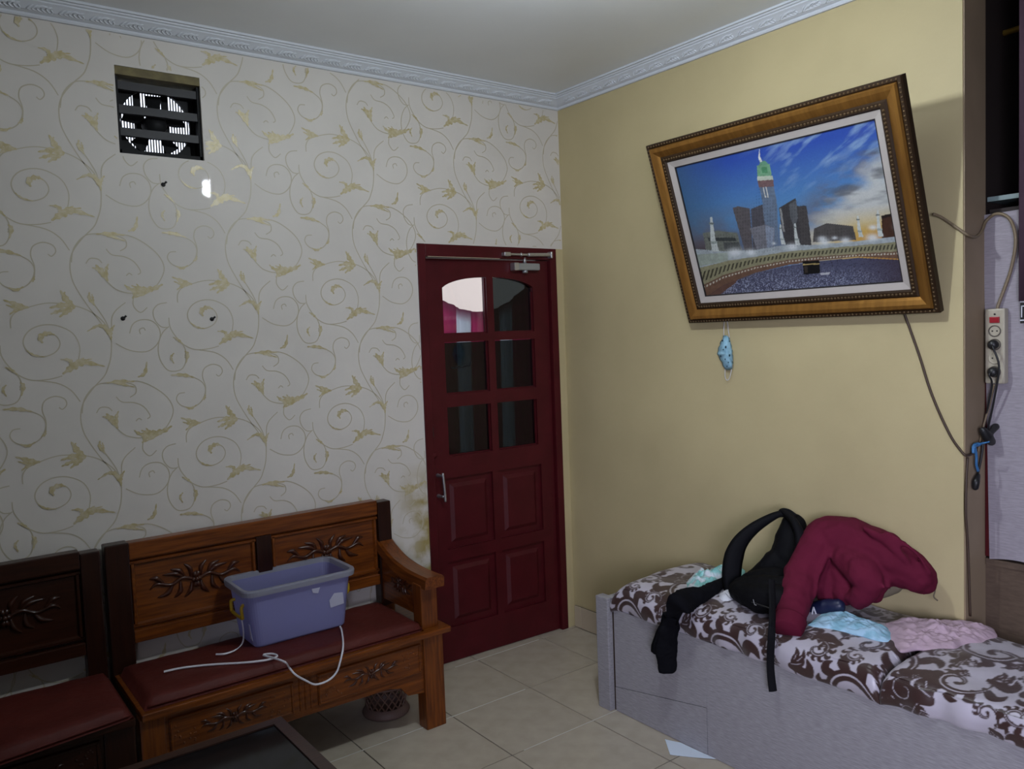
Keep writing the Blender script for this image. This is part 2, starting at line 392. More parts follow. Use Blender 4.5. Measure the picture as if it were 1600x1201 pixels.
# skirting tiles on the right wall
sk = S(MB().box(-0.006, 0.0, -0.80, -0.012, 0.001, 0.113).build('baseboard_right', 'grout'))
ys = [-0.012, -0.062, -0.462, -0.80]
for a, b in zip(ys[:-1], ys[1:]):
    part(sk, MB().box(-0.010, -0.002, b + .001, a - .001, 0.003, 0.113, 0.002), 'tile', 'skirting_tile')

# cornice: swept profile plus carved leaves
PROF = [(0.0, 2.636), (0.010, 2.636), (0.013, 2.641), (0.013, 2.648), (0.020, 2.650), (0.030, 2.656), (0.048, 2.671), (0.054, 2.675), (0.054, 2.680), (0.061, 2.682), (0.063, 2.687), (0.073, 2.687), (0.073, CEIL), (0.0, CEIL)]
def cornice(name, side):
    mb = MB(); n = len(PROF); v = []
    for e in (0, 1):
        for d, z in PROF:
            if side == 'L': v.append((-d if e == 0 else XL, -d, z))
            else: v.append((-d, -d if e == 0 else E, z))
    f = [(k, (k + 1) % n, n + (k + 1) % n, n + k) for k in range(n)] + [tuple(range(n)), tuple(range(2 * n - 1, n - 1, -1))]
    mb.add(v, f); return S(mb.build(name, 'cornice_plaster'))
t1 = cornice('trim_1', 'L'); t2 = cornice('trim_2', 'R')
# ornament leaf in (along, across) on the sloped band: across axis from (0.022,2.651) to (0.048,2.671)
def orn_mesh(side):
    dx, dz = 0.026, 0.020; L = math.hypot(dx, dz); n = (dz / L, -dx / L)
    def fn(a, b, d):
        q = 0.0225 + dx * b / L + n[0] * d; z = 2.6515 + dz * b / L + n[1] * d
        return (a, -q, z) if side == 'L' else (-q, -a, z)
    mb = MB()
    mb.ridge([(-0.045, 0.004), (-0.02, 0.010), (0.0, 0.020), (0.022, 0.026), (0.040, 0.018)], [0.002, 0.006, 0.008, 0.006, 0.001], 0.006, fn, 4)
    for k in range(5):
        x = -0.03 + k * 0.014
        mb.ridge([(x, 0.008 + k * 0.003), (x + 0.010, 0.020 + 0.001 * k), (x + 0.020, 0.026)], [0.006, 0.006, 0.001], 0.006, fn, 3)
        mb.ridge([(x, 0.010 + k * 0.002), (x + 0.010, 0.006), (x + 0.022, 0.003)], [0.005, 0.005, 0.001], 0.005, fn, 3)
    mb.ridge([(0.040, 0.018), (0.046, 0.010), (0.038, 0.006), (0.033, 0.012)], [0.004, 0.005, 0.004, 0.002], 0.006, fn, 3)
    return mb.mesh('ornament_leaf', 'cornice_plaster', True)
oL, oR = orn_mesh('L'), orn_mesh('R')
for k in range(44): link('ornament_leaf', oL, t1, (-0.115 - 0.094 * k, 0, 0))
for k in range(19): link('ornament_leaf', oR, t2, (0, -0.115 - 0.094 * k, 0))

# ------------------------------------------------------------------ wallpaper print
def c2(x, y):
    w = at(300 + x / 4.003, 380 + y / 4.003, y=0.0); return (w.x, w.z)
TA, TB = c2(190, 245), c2(985, 130)
STEM, LEAF = [], []
def el(col, kind, pts, w):
    T = TA if col == 'A' else TB
    (STEM if kind == 's' else LEAF).append(([(c2(*q)[0] - T[0], c2(*q)[1] - T[1]) for q in pts], w))
sw = 0.0034
for pts in ([(835,142),(880,128),(930,122),(1000,132),(1060,152),(1110,185),(1150,230),(1175,280),(1180,320),(1178,400),(1165,460),(1148,505),(1105,560),(1068,620),(1052,670),(1050,730),(1062,790),(1090,850),(1130,920),(1170,980),(1195,1030)],
            [(1095,110),(1130,170),(1160,230),(1178,290)], [(1040,430),(1048,350),(1020,280),(960,240),(905,232),(855,248),(825,280),(815,320),(830,360),(870,390),(910,392),(950,370),(967,330),(950,290),(915,275),(892,300)],
            [(835,142),(785,165),(765,200),(765,245)], [(720,330),(725,380),(750,430),(790,480),(850,512),(920,510),(975,495)], [(850,512),(950,530),(1010,570),(1048,630)], [(790,480),(805,520),(800,560)],
            [(905,770),(905,720),(890,665),(900,620),(940,598),(980,610),(992,640),(975,665),(960,655)], [(720,380),(690,410),(670,460),(665,520),(680,580),(720,630),(780,625),(805,580),(800,540)],
            [(850,672),(890,700),(905,745),(885,805),(840,838),(785,830),(757,795),(768,762),(800,755)], [(710,245),(665,255),(640,290),(648,340),(680,380),(715,385)]):
    el('B', 's', pts, [sw, sw * 1.25, sw])
for pts in ([(278,860),(290,780),(340,710),(400,690),(470,688),(560,685),(640,720),(710,780),(740,850),(720,920),(680,970),(600,1000)], [(450,470),(520,510),(600,520),(650,490),(675,440),(668,385),(630,345),(575,340),(535,365),(520,415)],
            [(430,400),(430,330),(450,285),(500,240)], [(540,215),(540,260),(575,298),(610,270)], [(455,950),(500,990),(560,1005),(600,1000)], [(450,770),(480,800),(540,805),(590,830),(622,880),(608,898)],
            [(350,860),(370,830),(410,830),(430,850)], [(500,690),(545,710),(550,750),(520,775)], [(600,400),(590,385),(570,395),(575,420)], [(550,910),(565,895),(580,905)]):
    el('A', 's', pts, [sw, sw * 1.25, sw])
lf = [0.002, 0.014, 0.011, 0.001]
for col, pts, w in (('A',[(248,262),(205,225),(170,165)],.017),('A',[(248,262),(190,250),(115,265)],.016),('A',[(245,264),(205,285),(165,318)],.014),('A',[(225,250),(190,200),(195,175)],.010),('A',[(225,262),(160,285),(120,300)],.010),
        ('B',[(840,142),(790,125),(735,100)],.012),('B',[(840,142),(795,150),(760,175)],.010),('B',[(830,140),(785,140),(745,125)],.008),
        ('A',[(345,255),(318,215),(318,178)],.010),('A',[(340,245),(335,215),(330,190)],.006),
        ('A',[(428,440),(400,380),(360,370),(305,400)],.009),('A',[(428,440),(425,400),(445,365)],.010),('A',[(428,440),(405,400),(395,370)],.008),
        ('A',[(180,638),(230,600),(290,575),(395,598)],.016),('A',[(185,635),(225,595),(215,560),(170,555)],.010),('A',[(225,605),(270,570),(330,555)],.010),('A',[(225,605),(250,570),(290,548)],.008),
        ('A',[(458,950),(430,900),(398,862)],.017),('A',[(458,950),(450,890),(462,850)],.010),('A',[(455,945),(410,890),(380,880)],.008),
        ('A',[(690,962),(640,990),(575,985),(540,960)],.012),('A',[(640,985),(600,1005),(580,1035)],.012),('A',[(660,975),(625,975),(600,950)],.009),
        ('A',[(690,140),(640,165),(580,165),(530,145)],.013),('A',[(640,160),(580,185),(535,195)],.013),('A',[(640,160),(600,190),(545,215)],.008),
        ('A',[(560,662),(595,640),(607,575)],.011),('A',[(400,692),(470,684),(545,686)],.011),('A',[(430,690),(480,700),(545,718)],.008),
        ('B',[(728,655),(790,655),(852,672)],.011),('B',[(800,520),(815,540),(805,590)],.010),('B',[(745,530),(730,555),(745,590)],.007),('B',[(905,770),(898,790),(885,800)],.008),
        ('B',[(895,325),(885,295),(915,275),(945,285)],.012),('B',[(790,480),(765,455),(740,440)],.008),('B',[(800,835),(830,845),(860,825)],.008),('B',[(830,360),(860,385),(905,395)],.006),('B',[(1180,320),(1165,270),(1130,245),(1095,260)],.008)):
    el(col, 'l', pts, [0.003, w * 1.45, w * 1.15, 0.002])
def print_mesh(elems, res, yoff, name, mat):
    V = []; Fc = []
    cols = [(-0.134, 1.75), (-0.664, 1.675), (-1.188, 1.855), (-1.722, 1.772), (-2.255, 1.691), (-2.785, 1.60), (-3.315, 1.76), (-3.845, 1.70)]
    for cx, cz in cols:
        for ei, (pts, w) in enumerate(elems):
            yo = yoff - ei * 0.00002
            p3, ww = smooth([Vector((a, b, 0)) for a, b in pts], w, res); n = len(p3)
            if name.endswith('leaves'): ww = [q * (1 + .38 * math.sin(i * 1.9)) for i, q in enumerate(ww)]
            for k in range(-4, 4):
                base = len(V); ok = []
                for i in range(n):
                    t = (p3[min(i + 1, n - 1)] - p3[max(i - 1, 0)]).normalized(); h = ww[i] / 2
                    X, Z = p3[i].x + cx, p3[i].y + cz + 0.52 * k
                    V.append((X - t.y * h, yo, Z + t.x * h)); V.append((X + t.y * h, yo, Z - t.x * h))
                    ok.append(0.02 < Z < 2.632 and XL < X < -0.004 and not (VX0 - .005 < X < VX1 + .005 and VZ0 - .005 < Z < VZ1 + .005) and not (X > DX0 - .004 and Z < DZ + .006) and not (X > -1.0 and Z < 0.62))
                for i in range(n - 1):
                    if ok[i] and ok[i + 1]: Fc.append((base + 2 * i, base + 2 * i + 1, base + 2 * i + 3, base + 2 * i + 2))
    m = MB(); m.v = V; m.f = Fc
    me = bpy.data.meshes.new(name); me.from_pydata(V, [], Fc); me.update(); me.materials.append(MATS[mat])
    bm = bmesh.new(); bm.from_mesh(me); bmesh.ops.delete(bm, geom=[v for v in bm.verts if not v.link_faces], context='VERTS')
    for f in bm.faces:
        f.normal_update()
        if f.normal.y > 0: f.normal_flip()
    bm.to_mesh(me); bm.free()
    return tag(link(name, me, wall_left), kind='stuff')
print_mesh(STEM, 4, -0.0006, 'printed_scroll_stems', 'scroll_stem')
print_mesh(LEAF, 6, -0.0012, 'printed_gold_leaves', 'scroll_leaf')

# ================================================================== DOOR
door = S(bpy.data.objects.new('door_1', None)); COL.objects.link(door); door.location = (-0.09, 0.014, 0)
fr = MB()
fr.box(DX0, -0.812, -0.006, 0.11, 0, DZ, .003); fr.box(-0.088, DX1, -0.006, 0.11, 0, DZ, .003); fr.box(-0.812, -0.088, -0.005, 0.11, 1.892, DZ, .003)
fr.box(-0.812, -0.80, 0.058, 0.10, 0, 1.892); fr.box(-0.10, -0.088, 0.058, 0.10, 0, 1.892)
part(door, fr, 'door_frame', 'maroon_paint')
HX = -0.09
la = math.radians(-2.0)
PX = [(-0.706, -0.463), (-0.425, -0.186)]; RZ = [(0.972, 1.202), (1.262, 1.503), (1.540, 1.806)]; PZ = [(0.165, 0.478), (0.536, 0.872)]
QX = [(-0.735, -0.468), (-0.43, -0.172)]
holes = [(a, b, c, d) for a, b in PX for c, d in RZ] + [(a, b, c, d) for a, b in QX for c, d in PZ]
us = sorted(set([-0.808, -0.092] + [q for a in PX + QX for q in a])); vv = sorted(set([0.004, 1.888] + [q for a in RZ + PZ for q in a]))
lv = wallgrid(us, vv, holes, lambda a, b, d: (a - HX, d, b), 0.038)
# arched heads of the two top panes
xc, rw, z0, z1 = -0.4445, 0.262, 1.735, 1.806
arch = lambda x: z0 + (z1 - z0) * math.sqrt(max(0, 1 - ((x - xc) / (rw + .01)) ** 2))
for a, b in PX:
    xs = np.linspace(a, b, 14); pts = [(x - HX, arch(x)) for x in xs] + [(b - HX, z1 + .001), (a - HX, z1 + .001)]
    lv.prism(pts, lambda p, q, d: (p, d, q), 0.0, 0.038)
leaf = lv.build('door_leaf', 'maroon_paint', door); leaf.rotation_euler.z = la
for a, b in PX:
    for k, (c, d) in enumerate(RZ):
        clear = (k == 2 and a < -0.6)
        o = MB().box(a - HX - .004, b - HX + .004, 0.021, 0.025, c - .004, d - .002).build('pane', 'pane_clear' if clear else 'pane_tint', leaf)
        tag(o, 'clear glass pane' if clear else 'dark tinted glass pane')
        # glazing beads
        g = MB()
        for (x0, x1, q0, q1) in ((a, a + .006, c, d - (.07 if k == 2 else 0)), (b - .006, b, c, d), (a, b, c, c + .006)):
            if k == 2 and a > -0.6 and x0 > a + .1: q1 = d - .07
            if k == 2 and a < -0.6 and x0 == b - .006: q1 = d - .004
            g.box(x0 - HX, x1 - HX, 0.012, 0.021, q0, q1)
        g.build('glazing_bead', 'maroon_paint', leaf)
for a, b in QX:
    for c, d in PZ:
        pm = MB(); i = 0.030; a_, b_ = a - HX, b - HX
        rings = [((a_, b_, c, d), 0.014), ((a_ + i, b_ - i, c + i, d - i), 0.014), ((a_ + i + .018, b_ - i - .018, c + i + .018, d - i - .018), 0.004)]
        v = []
        for (x0, x1, q0, q1), y in rings: v += [(x0, y, q0), (x1, y, q0), (x1, y, q1), (x0, y, q1)]
        v += [(a_, .03, c), (b_, .03, c), (b_, .03, d), (a_, .03, d)]
        f = [(k * 4 + e, k * 4 + (e + 1) % 4, k * 4 + 4 + (e + 1) % 4, k * 4 + 4 + e) for k in range(2) for e in range(4)] + [(8, 9, 10, 11), (12, 13, 14, 15)] + [(e, (e + 1) % 4, 12 + (e + 1) % 4, 12 + e) for e in range(4)]
        pm.add(v, f).build('panel', 'maroon_paint', leaf)
# pull handle
h = MB(); hx = -0.765 - HX
h.tube([(hx + .008, -0.034, 0.772), (hx + .004, -0.036, 0.84), (hx, -0.034, 0.906)], 0.0065, 8)
ho = h.build('handle', 'steel', leaf, True)
for z in (0.797, 0.893):
    MB().tube([(hx - .008, 0.0, z), (hx - .006, -0.018, z), (hx, -0.034, z)], [0.010, 0.007, 0.006], 8).build('handle_stud', 'steel', ho, True)
kh = MB()
kh.box(-0.797 - HX, -0.779 - HX, -0.003, 0.001, 1.06, 1.13, .002); kh.build('lock_plate', 'maroon_paint', leaf)
MB().box(-0.792 - HX, -0.786 - HX, -0.0045, 0.0, 1.072, 1.118, .001).build('keyhole', 'black_plastic', leaf)
MB().lathe([(0.012, 0.001), (0.012, -0.005), (0.004, -0.007)], (-0.787 - HX, 0, 0.985), 12, 'y').build('lock_plate', 'maroon_paint', leaf, True)
# dark squiggle on the middle left pane
sq = MB(); sq.tube([(-0.665 - HX, 0.0195, 1.385), (-0.645 - HX, 0.0195, 1.380), (-0.625 - HX, 0.0195, 1.388), (-0.605 - HX, 0.0195, 1.382), (-0.585 - HX, 0.0195, 1.388), (-0.562 - HX, 0.0195, 1.386), (-0.552 - HX, 0.0195, 1.405)], 0.0035, 5, 4)
sq.build('pane_scribble', 'black_plastic', leaf)
# door closer: body on the leaf, tube and rod on the head
b = MB(); b.box(-0.318 - HX, -0.165 - HX, -0.038, 0.0, 1.838, 1.872, .006); cb = b.build('closer_body', 'dull_steel', leaf)
MB().box(-0.321 - HX, -0.292 - HX, -0.0395, -0.002, 1.836, 1.874, .004).build('closer_cap', 'steel', cb)
MB().lathe([(0.014, 1.826), (0.014, 1.838)], (-0.245 - HX, -0.020, 0), 12).build('closer_cap', 'dull_steel', cb, True)
MB().lathe([(0.009, 1.872), (0.007, 1.90)], (-0.245 - HX, -0.020, 0), 10).build('closer_pivot', 'steel', cb, True)
ca = MB(); yv = -0.022
ca.tube([(-0.385, yv, 1.912), (-0.30, yv, 1.912), (-0.24, yv, 1.912)], 0.0055, 8); ca.tube([(-0.24, yv, 1.912), (-0.16, yv, 1.914), (-0.10, yv, 1.916)], 0.009, 10)
ca.box(-0.388, -0.350, yv - .008, 0.0, 1.902, 1.921, .003); ca.box(-0.103, -0.092, yv - .012, 0.0, 1.898, 1.930, .003); ca.ball((-0.282, yv, 1.912), .010, 1)
part(door, ca, 'closer_arm', 'steel', True)
part(door, MB().box(-0.80, -0.40, -0.0062, -0.0045, 1.8905, 1.8925), 'head_gap_line', 'skirting_tile')

# curtain hanging on the far side of the door, sagging on its string
CSTR = [(at(712, 500, y=.115).x, at(733, 500, y=.115).x), (at(779, 500, y=.115).x, at(799, 500, y=.115).x)]
cm = MB(); nx, nz = 220, 24; xs = np.linspace(-0.80, -0.10, nx); cols = []
for i, x in enumerate(xs):
    top = 1.645 + 0.14 * ((x + 0.45) / 0.31) ** 2
    for j in range(nz):
        z = 0.25 + (top - 0.25) * j / (nz - 1)
        cm.v.append((x, 0.115 + 0.010 * math.sin(x * 75 + 0.6 * math.sin(z * 3)) + 0.004 * math.sin(x * 190), z))
        white = any(a < x - 0.006 * math.sin(z * 4) < b for a, b in CSTR)
        cols.append((0.70, 0.74, 0.78) if white else (0.52, 0.10, 0.25))
        if j >= nz - 1: cols[-1] = (0.30, 0.09, 0.16)
cm.f = [(i * nz + j, (i + 1) * nz + j, (i + 1) * nz + j + 1, i * nz + j + 1) for i in range(nx - 1) for j in range(nz - 1)]
cu = cm.build('striped_curtain', 'striped_curtain', None, True); set_print(cu.data, np.array(cols))
tag(cu, 'pink and white striped curtain sagging behind the maroon door glass', 'curtain')
sm = cu.modifiers.new('thickness', 'SOLIDIFY'); sm.thickness = 0.0012
# open yard behind the door: bright wall under the sky
S(MB().box(-1.15, 1.4, 1.75, 1.85, 0, 2.9).build('wall_yard', 'outside_wall'))

# ================================================================== EXHAUST FAN IN THE WALL
fan = thing('exhaust_fan', (-1.90, 0.06, VZ0), 'black louvred exhaust fan set in the wallpapered wall near the ceiling', 'fan')
part(fan, MB().box(VX0, VX1, 0.001, 0.139, VZ1 - .030, VZ1 - .001), 'mortar_bed', 'mortar')
fp = MB(); cx, cz, R = (VX0 + VX1) / 2, VZ0 + 0.132, 0.122; n = 40
ring = [(cx + R * math.cos(2 * math.pi * k / n), cz + R * math.sin(2 * math.pi * k / n)) for k in range(n)]
def sqp(k):
    a = 2 * math.pi * k / n; c, s = math.cos(a), math.sin(a); m = max(abs(c), abs(s)); return (cx + 0.1445 * c / m, min(cz + 0.132 * s / m, VZ1 - .031))
for y in (0.070, 0.085):
    v = [(p[0], y, p[1]) for p in ring] + [(sqp(k)[0], y, sqp(k)[1]) for k in range(n)]
    fp.add(v, [(k, (k + 1) % n, n + (k + 1) % n, n + k) for k in range(n)])
fp.add([(p[0], y, p[1]) for y in (0.070, 0.085) for p in ring], [(k, (k + 1) % n, n + (k + 1) % n, n + k) for k in range(n)])
part(fan, fp, 'housing_plate', 'vent_black')
sf = MB(); sf.box(VX0 + .001, VX0 + .010, .012, .07, VZ0 + .001, VZ1 - .032); sf.box(VX1 - .010, VX1 - .001, .012, .07, VZ0 + .001, VZ1 - .032); sf.box(VX0 + .001, VX1 - .001, .012, .07, VZ0 + .001, VZ0 + .016)
part(fan, sf, 'side_frame', 'vent_black')
for z in (VZ0 + .070, VZ0 + .150, VZ0 + .232):
    s = MB(); a = math.radians(38); d = 0.030
    s.prism([(0.018, z + .022), (0.022, z + .024), (0.022 + d, z + .024 - d * .75), (0.018 + d, z + .021 - d * .75)], lambda p, q, x: (x, p, q), VX0 + .011, VX1 - .011)
    s.box(VX0 + .011, VX1 - .011, 0.016, 0.020, z - .004, z + .024)
    part(fan, s, 'louver', 'louver_grey')
part(fan, MB().lathe([(0.034, .060), (0.040, .075), (0.040, .118), (0.020, .122)], (cx, 0, cz), 20, 'y'), 'motor', 'vent_black', True)
for k in range(5):
    a0 = 2 * math.pi * k / 5 + 0.3; bl = MB(); v = []
    for r_, w_ in ((0.036, 0.22), (0.07, 0.30), (0.112, 0.26)):
        for sgn in (-1, 1): v.append((cx + r_ * math.cos(a0 + sgn * w_), 0.096 + sgn * 0.008, cz + r_ * math.sin(a0 + sgn * w_)))
    v2 = [(p[0], p[1] + 0.0015, p[2]) for p in v]
    bl.add(v + v2, [(0, 1, 3, 2), (2, 3, 5, 4), (6, 8, 9, 7), (8, 10, 11, 9), (0, 2, 8, 6), (2, 4, 10, 8), (1, 7, 9, 3), (3, 9, 11, 5), (4, 5, 11, 10), (0, 6, 7, 1)])
    part(fan, bl, 'fan_blade', 'vent_black')
for sx in (-0.052, 0.046):
    part(fan, MB().box(cx + sx - .011, cx + sx + .011, .118, .126, VZ0 + .004, VZ1 - .032), 'support_bar', 'vent_black')
gx = np.arange(VX0 + .010, VX1 - .006, 0.0098)
for x in gx: part(fan, MB().box(x - .0021, x + .0021, .127, .131, VZ0 + .002, VZ1 - .031), 'grille_bar', 'vent_black')
part(fan, MB().box(VX0 + .002, VX1 - .002, .131, .134, VZ0 + .03, VZ0 + .036), 'grille_rail', 'vent_black')

# nails left in the wallpaper
for (u, v, lab) in ((192, 497, 'dark bent nail in wallpaper, left of the pair below the fan'), (331, 498, 'dark nail in wallpaper, right of the pair below the fan'), (255, 288, 'dark nail in wallpaper just under the exhaust fan')):
    w = at(u, v, y=0); nl = MB(); nl.tube([(w.x, 0.0, w.z), (w.x + .003, -.012, w.z + .002), (w.x + .007, -.018, w.z + .007)], [.003, .003, .0045], 6)
    nl.lathe([(0.008, 0.0), (0.008, -0.002), (0.004, -0.0035)], (w.x, 0, w.z - .001), 10, 'y')
    tag(nl.build('nail', 'black_plastic', None, True), lab, 'nail', 'nails in the wallpaper')

# ================================================================== LAMP (just above the picture frame edge)
lamp = thing('ceiling_bulb', (LAMP[0], LAMP[1], CEIL), 'cool white spiral bulb hanging from a white ceiling socket', 'lamp')
part(lamp, MB().lathe([(0.045, CEIL), (0.045, CEIL - .02), (0.022, CEIL - .03), (0.022, LAMP[2] + 0.10), (0.026, LAMP[2] + .095), (0.026, LAMP[2] + .058), (.012, LAMP[2] + .056)], (LAMP[0], LAMP[1], 0), 20), 'socket', 'white_cloth', True)
sp = []; turns = 3.2; N = 52
for k in range(N + 1):
    t = k / N; a = 2 * math.pi * turns * t; r_ = 0.018; sp.append((LAMP[0] + r_ * math.cos(a), LAMP[1] + r_ * math.sin(a), LAMP[2] + 0.050 - 0.092 * t))
part(lamp, MB().tube(sp, 0.006, 6, 1), 'spiral_tube', 'lamp_tube', True)

# ================================================================== BENCHES
def carving(mb, ox, oz, sx, sz, fn, h=0.008):
    """mirrored spray of leaves and a flower"""
    q = lambda pts: [(ox + a * sx, oz + b * sz) for a, b in pts]
    w = sz * 0.36
    for m in (-1, 1):
        mb.ridge(q([(0.05 * m, 0), (0.3 * m, 0.18), (0.55 * m, -0.05), (0.85 * m, 0.12), (1.0 * m, -0.1)]), [w * .5, w * .6, w * .5, w * .5, w * .1], h, fn)
        for (a, b, c, d, e, f_) in ((0.25, .15, .35, .55, .55, .70), (0.25, .1, .42, .42, .72, .50), (.5, 0, .62, -.4, .85, -.55), (.35, .05, .36, -.45, .50, -.72), (.7, .05, .85, .4, 1.0, .42), (.12, .1, .12, .55, .25, .85), (.1, -.1, .14, -.5, .28, -.8)):
            mb.ridge(q([(a * m, b), (c * m, d), (e * m, f_)]), [w * .3, w * .75, w * .1], h, fn)
    for k in range(6):
        a = k * math.pi / 3
        mb.ridge([(ox + math.cos(a) * .02 * sx * 0.4, oz + math.sin(a) * .1 * sz), (ox + math.cos(a) * .10 * sx, oz + math.sin(a) * .42 * sz)], [w * .6, w * .8], h * 1.2, fn, 1)
    mb.ball(fn(ox, oz, h * .7), (w * .4, h * .8, w * .4), 1)

def bench(name, X0, X1, label, arm, dark):
    wz, wx = ('wood_dark_z', 'wood_dark_x') if dark else ('wood_z', 'wood_x')  # corner settle takes darker wood copies, light falloff put into the colour
    root = thing(name, (X0, -0.02, 0), label, 'bench')
    B0, B1 = -0.075, -0.025
    pr_ = 0.062; pl = 0.078
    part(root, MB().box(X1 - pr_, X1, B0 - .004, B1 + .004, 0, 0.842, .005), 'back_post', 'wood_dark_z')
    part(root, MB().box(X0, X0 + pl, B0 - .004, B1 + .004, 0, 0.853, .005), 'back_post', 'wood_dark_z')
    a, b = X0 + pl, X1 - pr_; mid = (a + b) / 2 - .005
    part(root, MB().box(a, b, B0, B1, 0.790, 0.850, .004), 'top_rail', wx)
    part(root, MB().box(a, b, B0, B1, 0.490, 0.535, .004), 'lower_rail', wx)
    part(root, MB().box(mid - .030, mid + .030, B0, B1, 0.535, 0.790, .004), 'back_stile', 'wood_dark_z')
    for (p, q) in ((a, mid - .030), (mid + .030, b)):
        pm = MB(); pm.box(p, q, B0 + .018, B1 - .006, 0.535, 0.790)
        po = part(root, pm, 'back_panel', wx)
        mo = MB(); fnf = lambda u, w, d: (u, B0 + .018 - d, w)
        for (u0, w0, u1, w1) in ((p, .775, q, .775), (p, .550, q, .550), (p + .010, .55, p + .010, .775), (q - .010, .55, q - .010, .775)):
            mo.ridge([(u0, w0), ((u0 + u1) / 2, (w0 + w1) / 2), (u1, w1)], [.018, .018, .018], .012, fnf, 1)
        part(po, mo, 'panel_moulding', wx)
        cv = MB(); carving(cv, (p + q) / 2, 0.672, (q - p) * .36, 0.075, fnf, .012)
        part(po, cv, 'carved_spray', 'wood_dark_x' if dark else 'wood_carved', True)
    # seat board with rounded nose, apron and legs
    part(root, MB().box(X0 + .004, X1 + (.028 if arm else 0), -0.478, -0.02, 0.372, 0.396, .006), 'seat_board', wx)
    YF = -0.445
    part(root, MB().box(X1 - .088, X1, YF - .012, YF + .05, 0, 0.372, .004), 'leg', wz)
    part(root, MB().box(X0, X0 + .075, YF - .012, YF + .05, 0, 0.372, .004), 'leg', wz)
    part(root, MB().box(X1 - .07, X1, B0, B1, 0, 0.372, .004), 'leg', wz)
    p0, p1 = X0 + .075, X1 - .088; ms = (p0 + p1) / 2 - .005
    ap = [(p0, .372), (p0, .150), (p0 + .07, .155), (p0 + .10, .195), (p0 + .15, .208), (ms, .212), (p1 - .15, .208), (p1 - .10, .195), (p1 - .07, .158), (p1, .150), (p1, .372)]
    part(root, MB().prism(ap, lambda u, w, d: (u, d, w), YF, YF + .028), 'apron', wx)
    for (p, q) in ((p0 + .012, ms - .045), (ms + .045, p1 - .012)):
        fnf = lambda u, w, d: (u, YF - .004 - d, w)
        dm = part(root, MB().box(p, q, YF - .006, YF + .002, .235, .350, .003), 'drawer_front', wx)
        mo = MB()
        for (u0, w0, u1, w1) in ((p, .345, q, .345), (p, .240, q, .240), (p + .006, .24, p + .006, .345), (q - .006, .24, q - .006, .345)):
            mo.ridge([(u0, w0), ((u0 + u1) / 2, (w0 + w1) / 2), (u1, w1)], [.010, .010, .010], .006, fnf, 1)
        part(dm, mo, 'drawer_moulding', wx)
        cv = MB(); carving(cv, (p + q) / 2, .292, (q - p) * .27, .042, fnf, .010)
        part(dm, cv, 'carved_spray', 'wood_dark_x' if dark else 'wood_carved', True)
        st = MB()
        for k in range(26):
            s_ = -1 if k % 2 else 1; u = (p + q) / 2 + s_ * (q - p) * (.29 + .17 * random.random()); w = .292 + random.uniform(-.038, .038)
            st.ball(fnf(u, w, .001), (.0042, .004, .0042), 1)
        tag(part(dm, st, 'stud_pattern', wx, True), kind='stuff')
    if ms:
        g = MB()
        for u in (ms - .02, ms, ms + .02): g.ridge([(u, .235), (u, .29), (u, .350)], [.008, .010, .008], .004, lambda a_, b_, d: (a_, YF - d, b_), 2)
        part(root, g, 'fluting', wx)
    if arm:
        # front arm post, panel and sweeping arm
        part(root, MB().box(X1 - .082, X1 - .008, YF + .004, YF + .068, 0.396, 0.570, .004), 'arm_post', wz)
        part(root, MB().box(X1 - .055, X1 - .035, YF + .06, B0, 0.43, 0.60), 'arm_panel', 'wood_y')
        cv = MB(); carving(cv, -0.24, .52, .085, .04, lambda u, w, d: (X1 - .055 - d, u, w), .008); part(root, cv, 'carved_spray', 'wood_carved', True)
        # arm: swept section
        path = [(-0.05, .690), (-0.12, .655), (-0.20, .627), (-0.30, .610), (-0.40, .605), (-0.475, .606)]
        p3, _ = smooth([Vector((0, y, z)) for y, z in path], 1, 5); v = []; n = len(p3); f = []
        for i, p_ in enumerate(p3):
            t = i / (n - 1); w = 0.075 + 0.012 * t; th = .046
            x0, x1 = X1 + .006 - w, X1 + .010
            for (x, z) in ((x0, -th), (x0 + .004, -.010), (x0 + .012, 0), (x1 - .012, 0), (x1 - .002, -.010), (x1 - .004, -th)): v.append((x, p_.y, p_.z + z))
        f = [(i * 6 + k, i * 6 + (k + 1) % 6, (i + 1) * 6 + (k + 1) % 6, (i + 1) * 6 + k) for i in range(n - 1) for k in range(6)] + [tuple(range(5, -1, -1)), tuple((n - 1) * 6 + k for k in range(6))]
        part(root, MB().add(v, f), 'armrest', 'wood_y')
    return root
bench('wooden_settle', -2.198, -1.085, 'carved brown wooden settle with one sweeping armrest beside the maroon door', True, False)
bench('wooden_settle', -3.31, -2.212, 'carved wooden settle with wood darkened for the shadowed left corner', False, True)

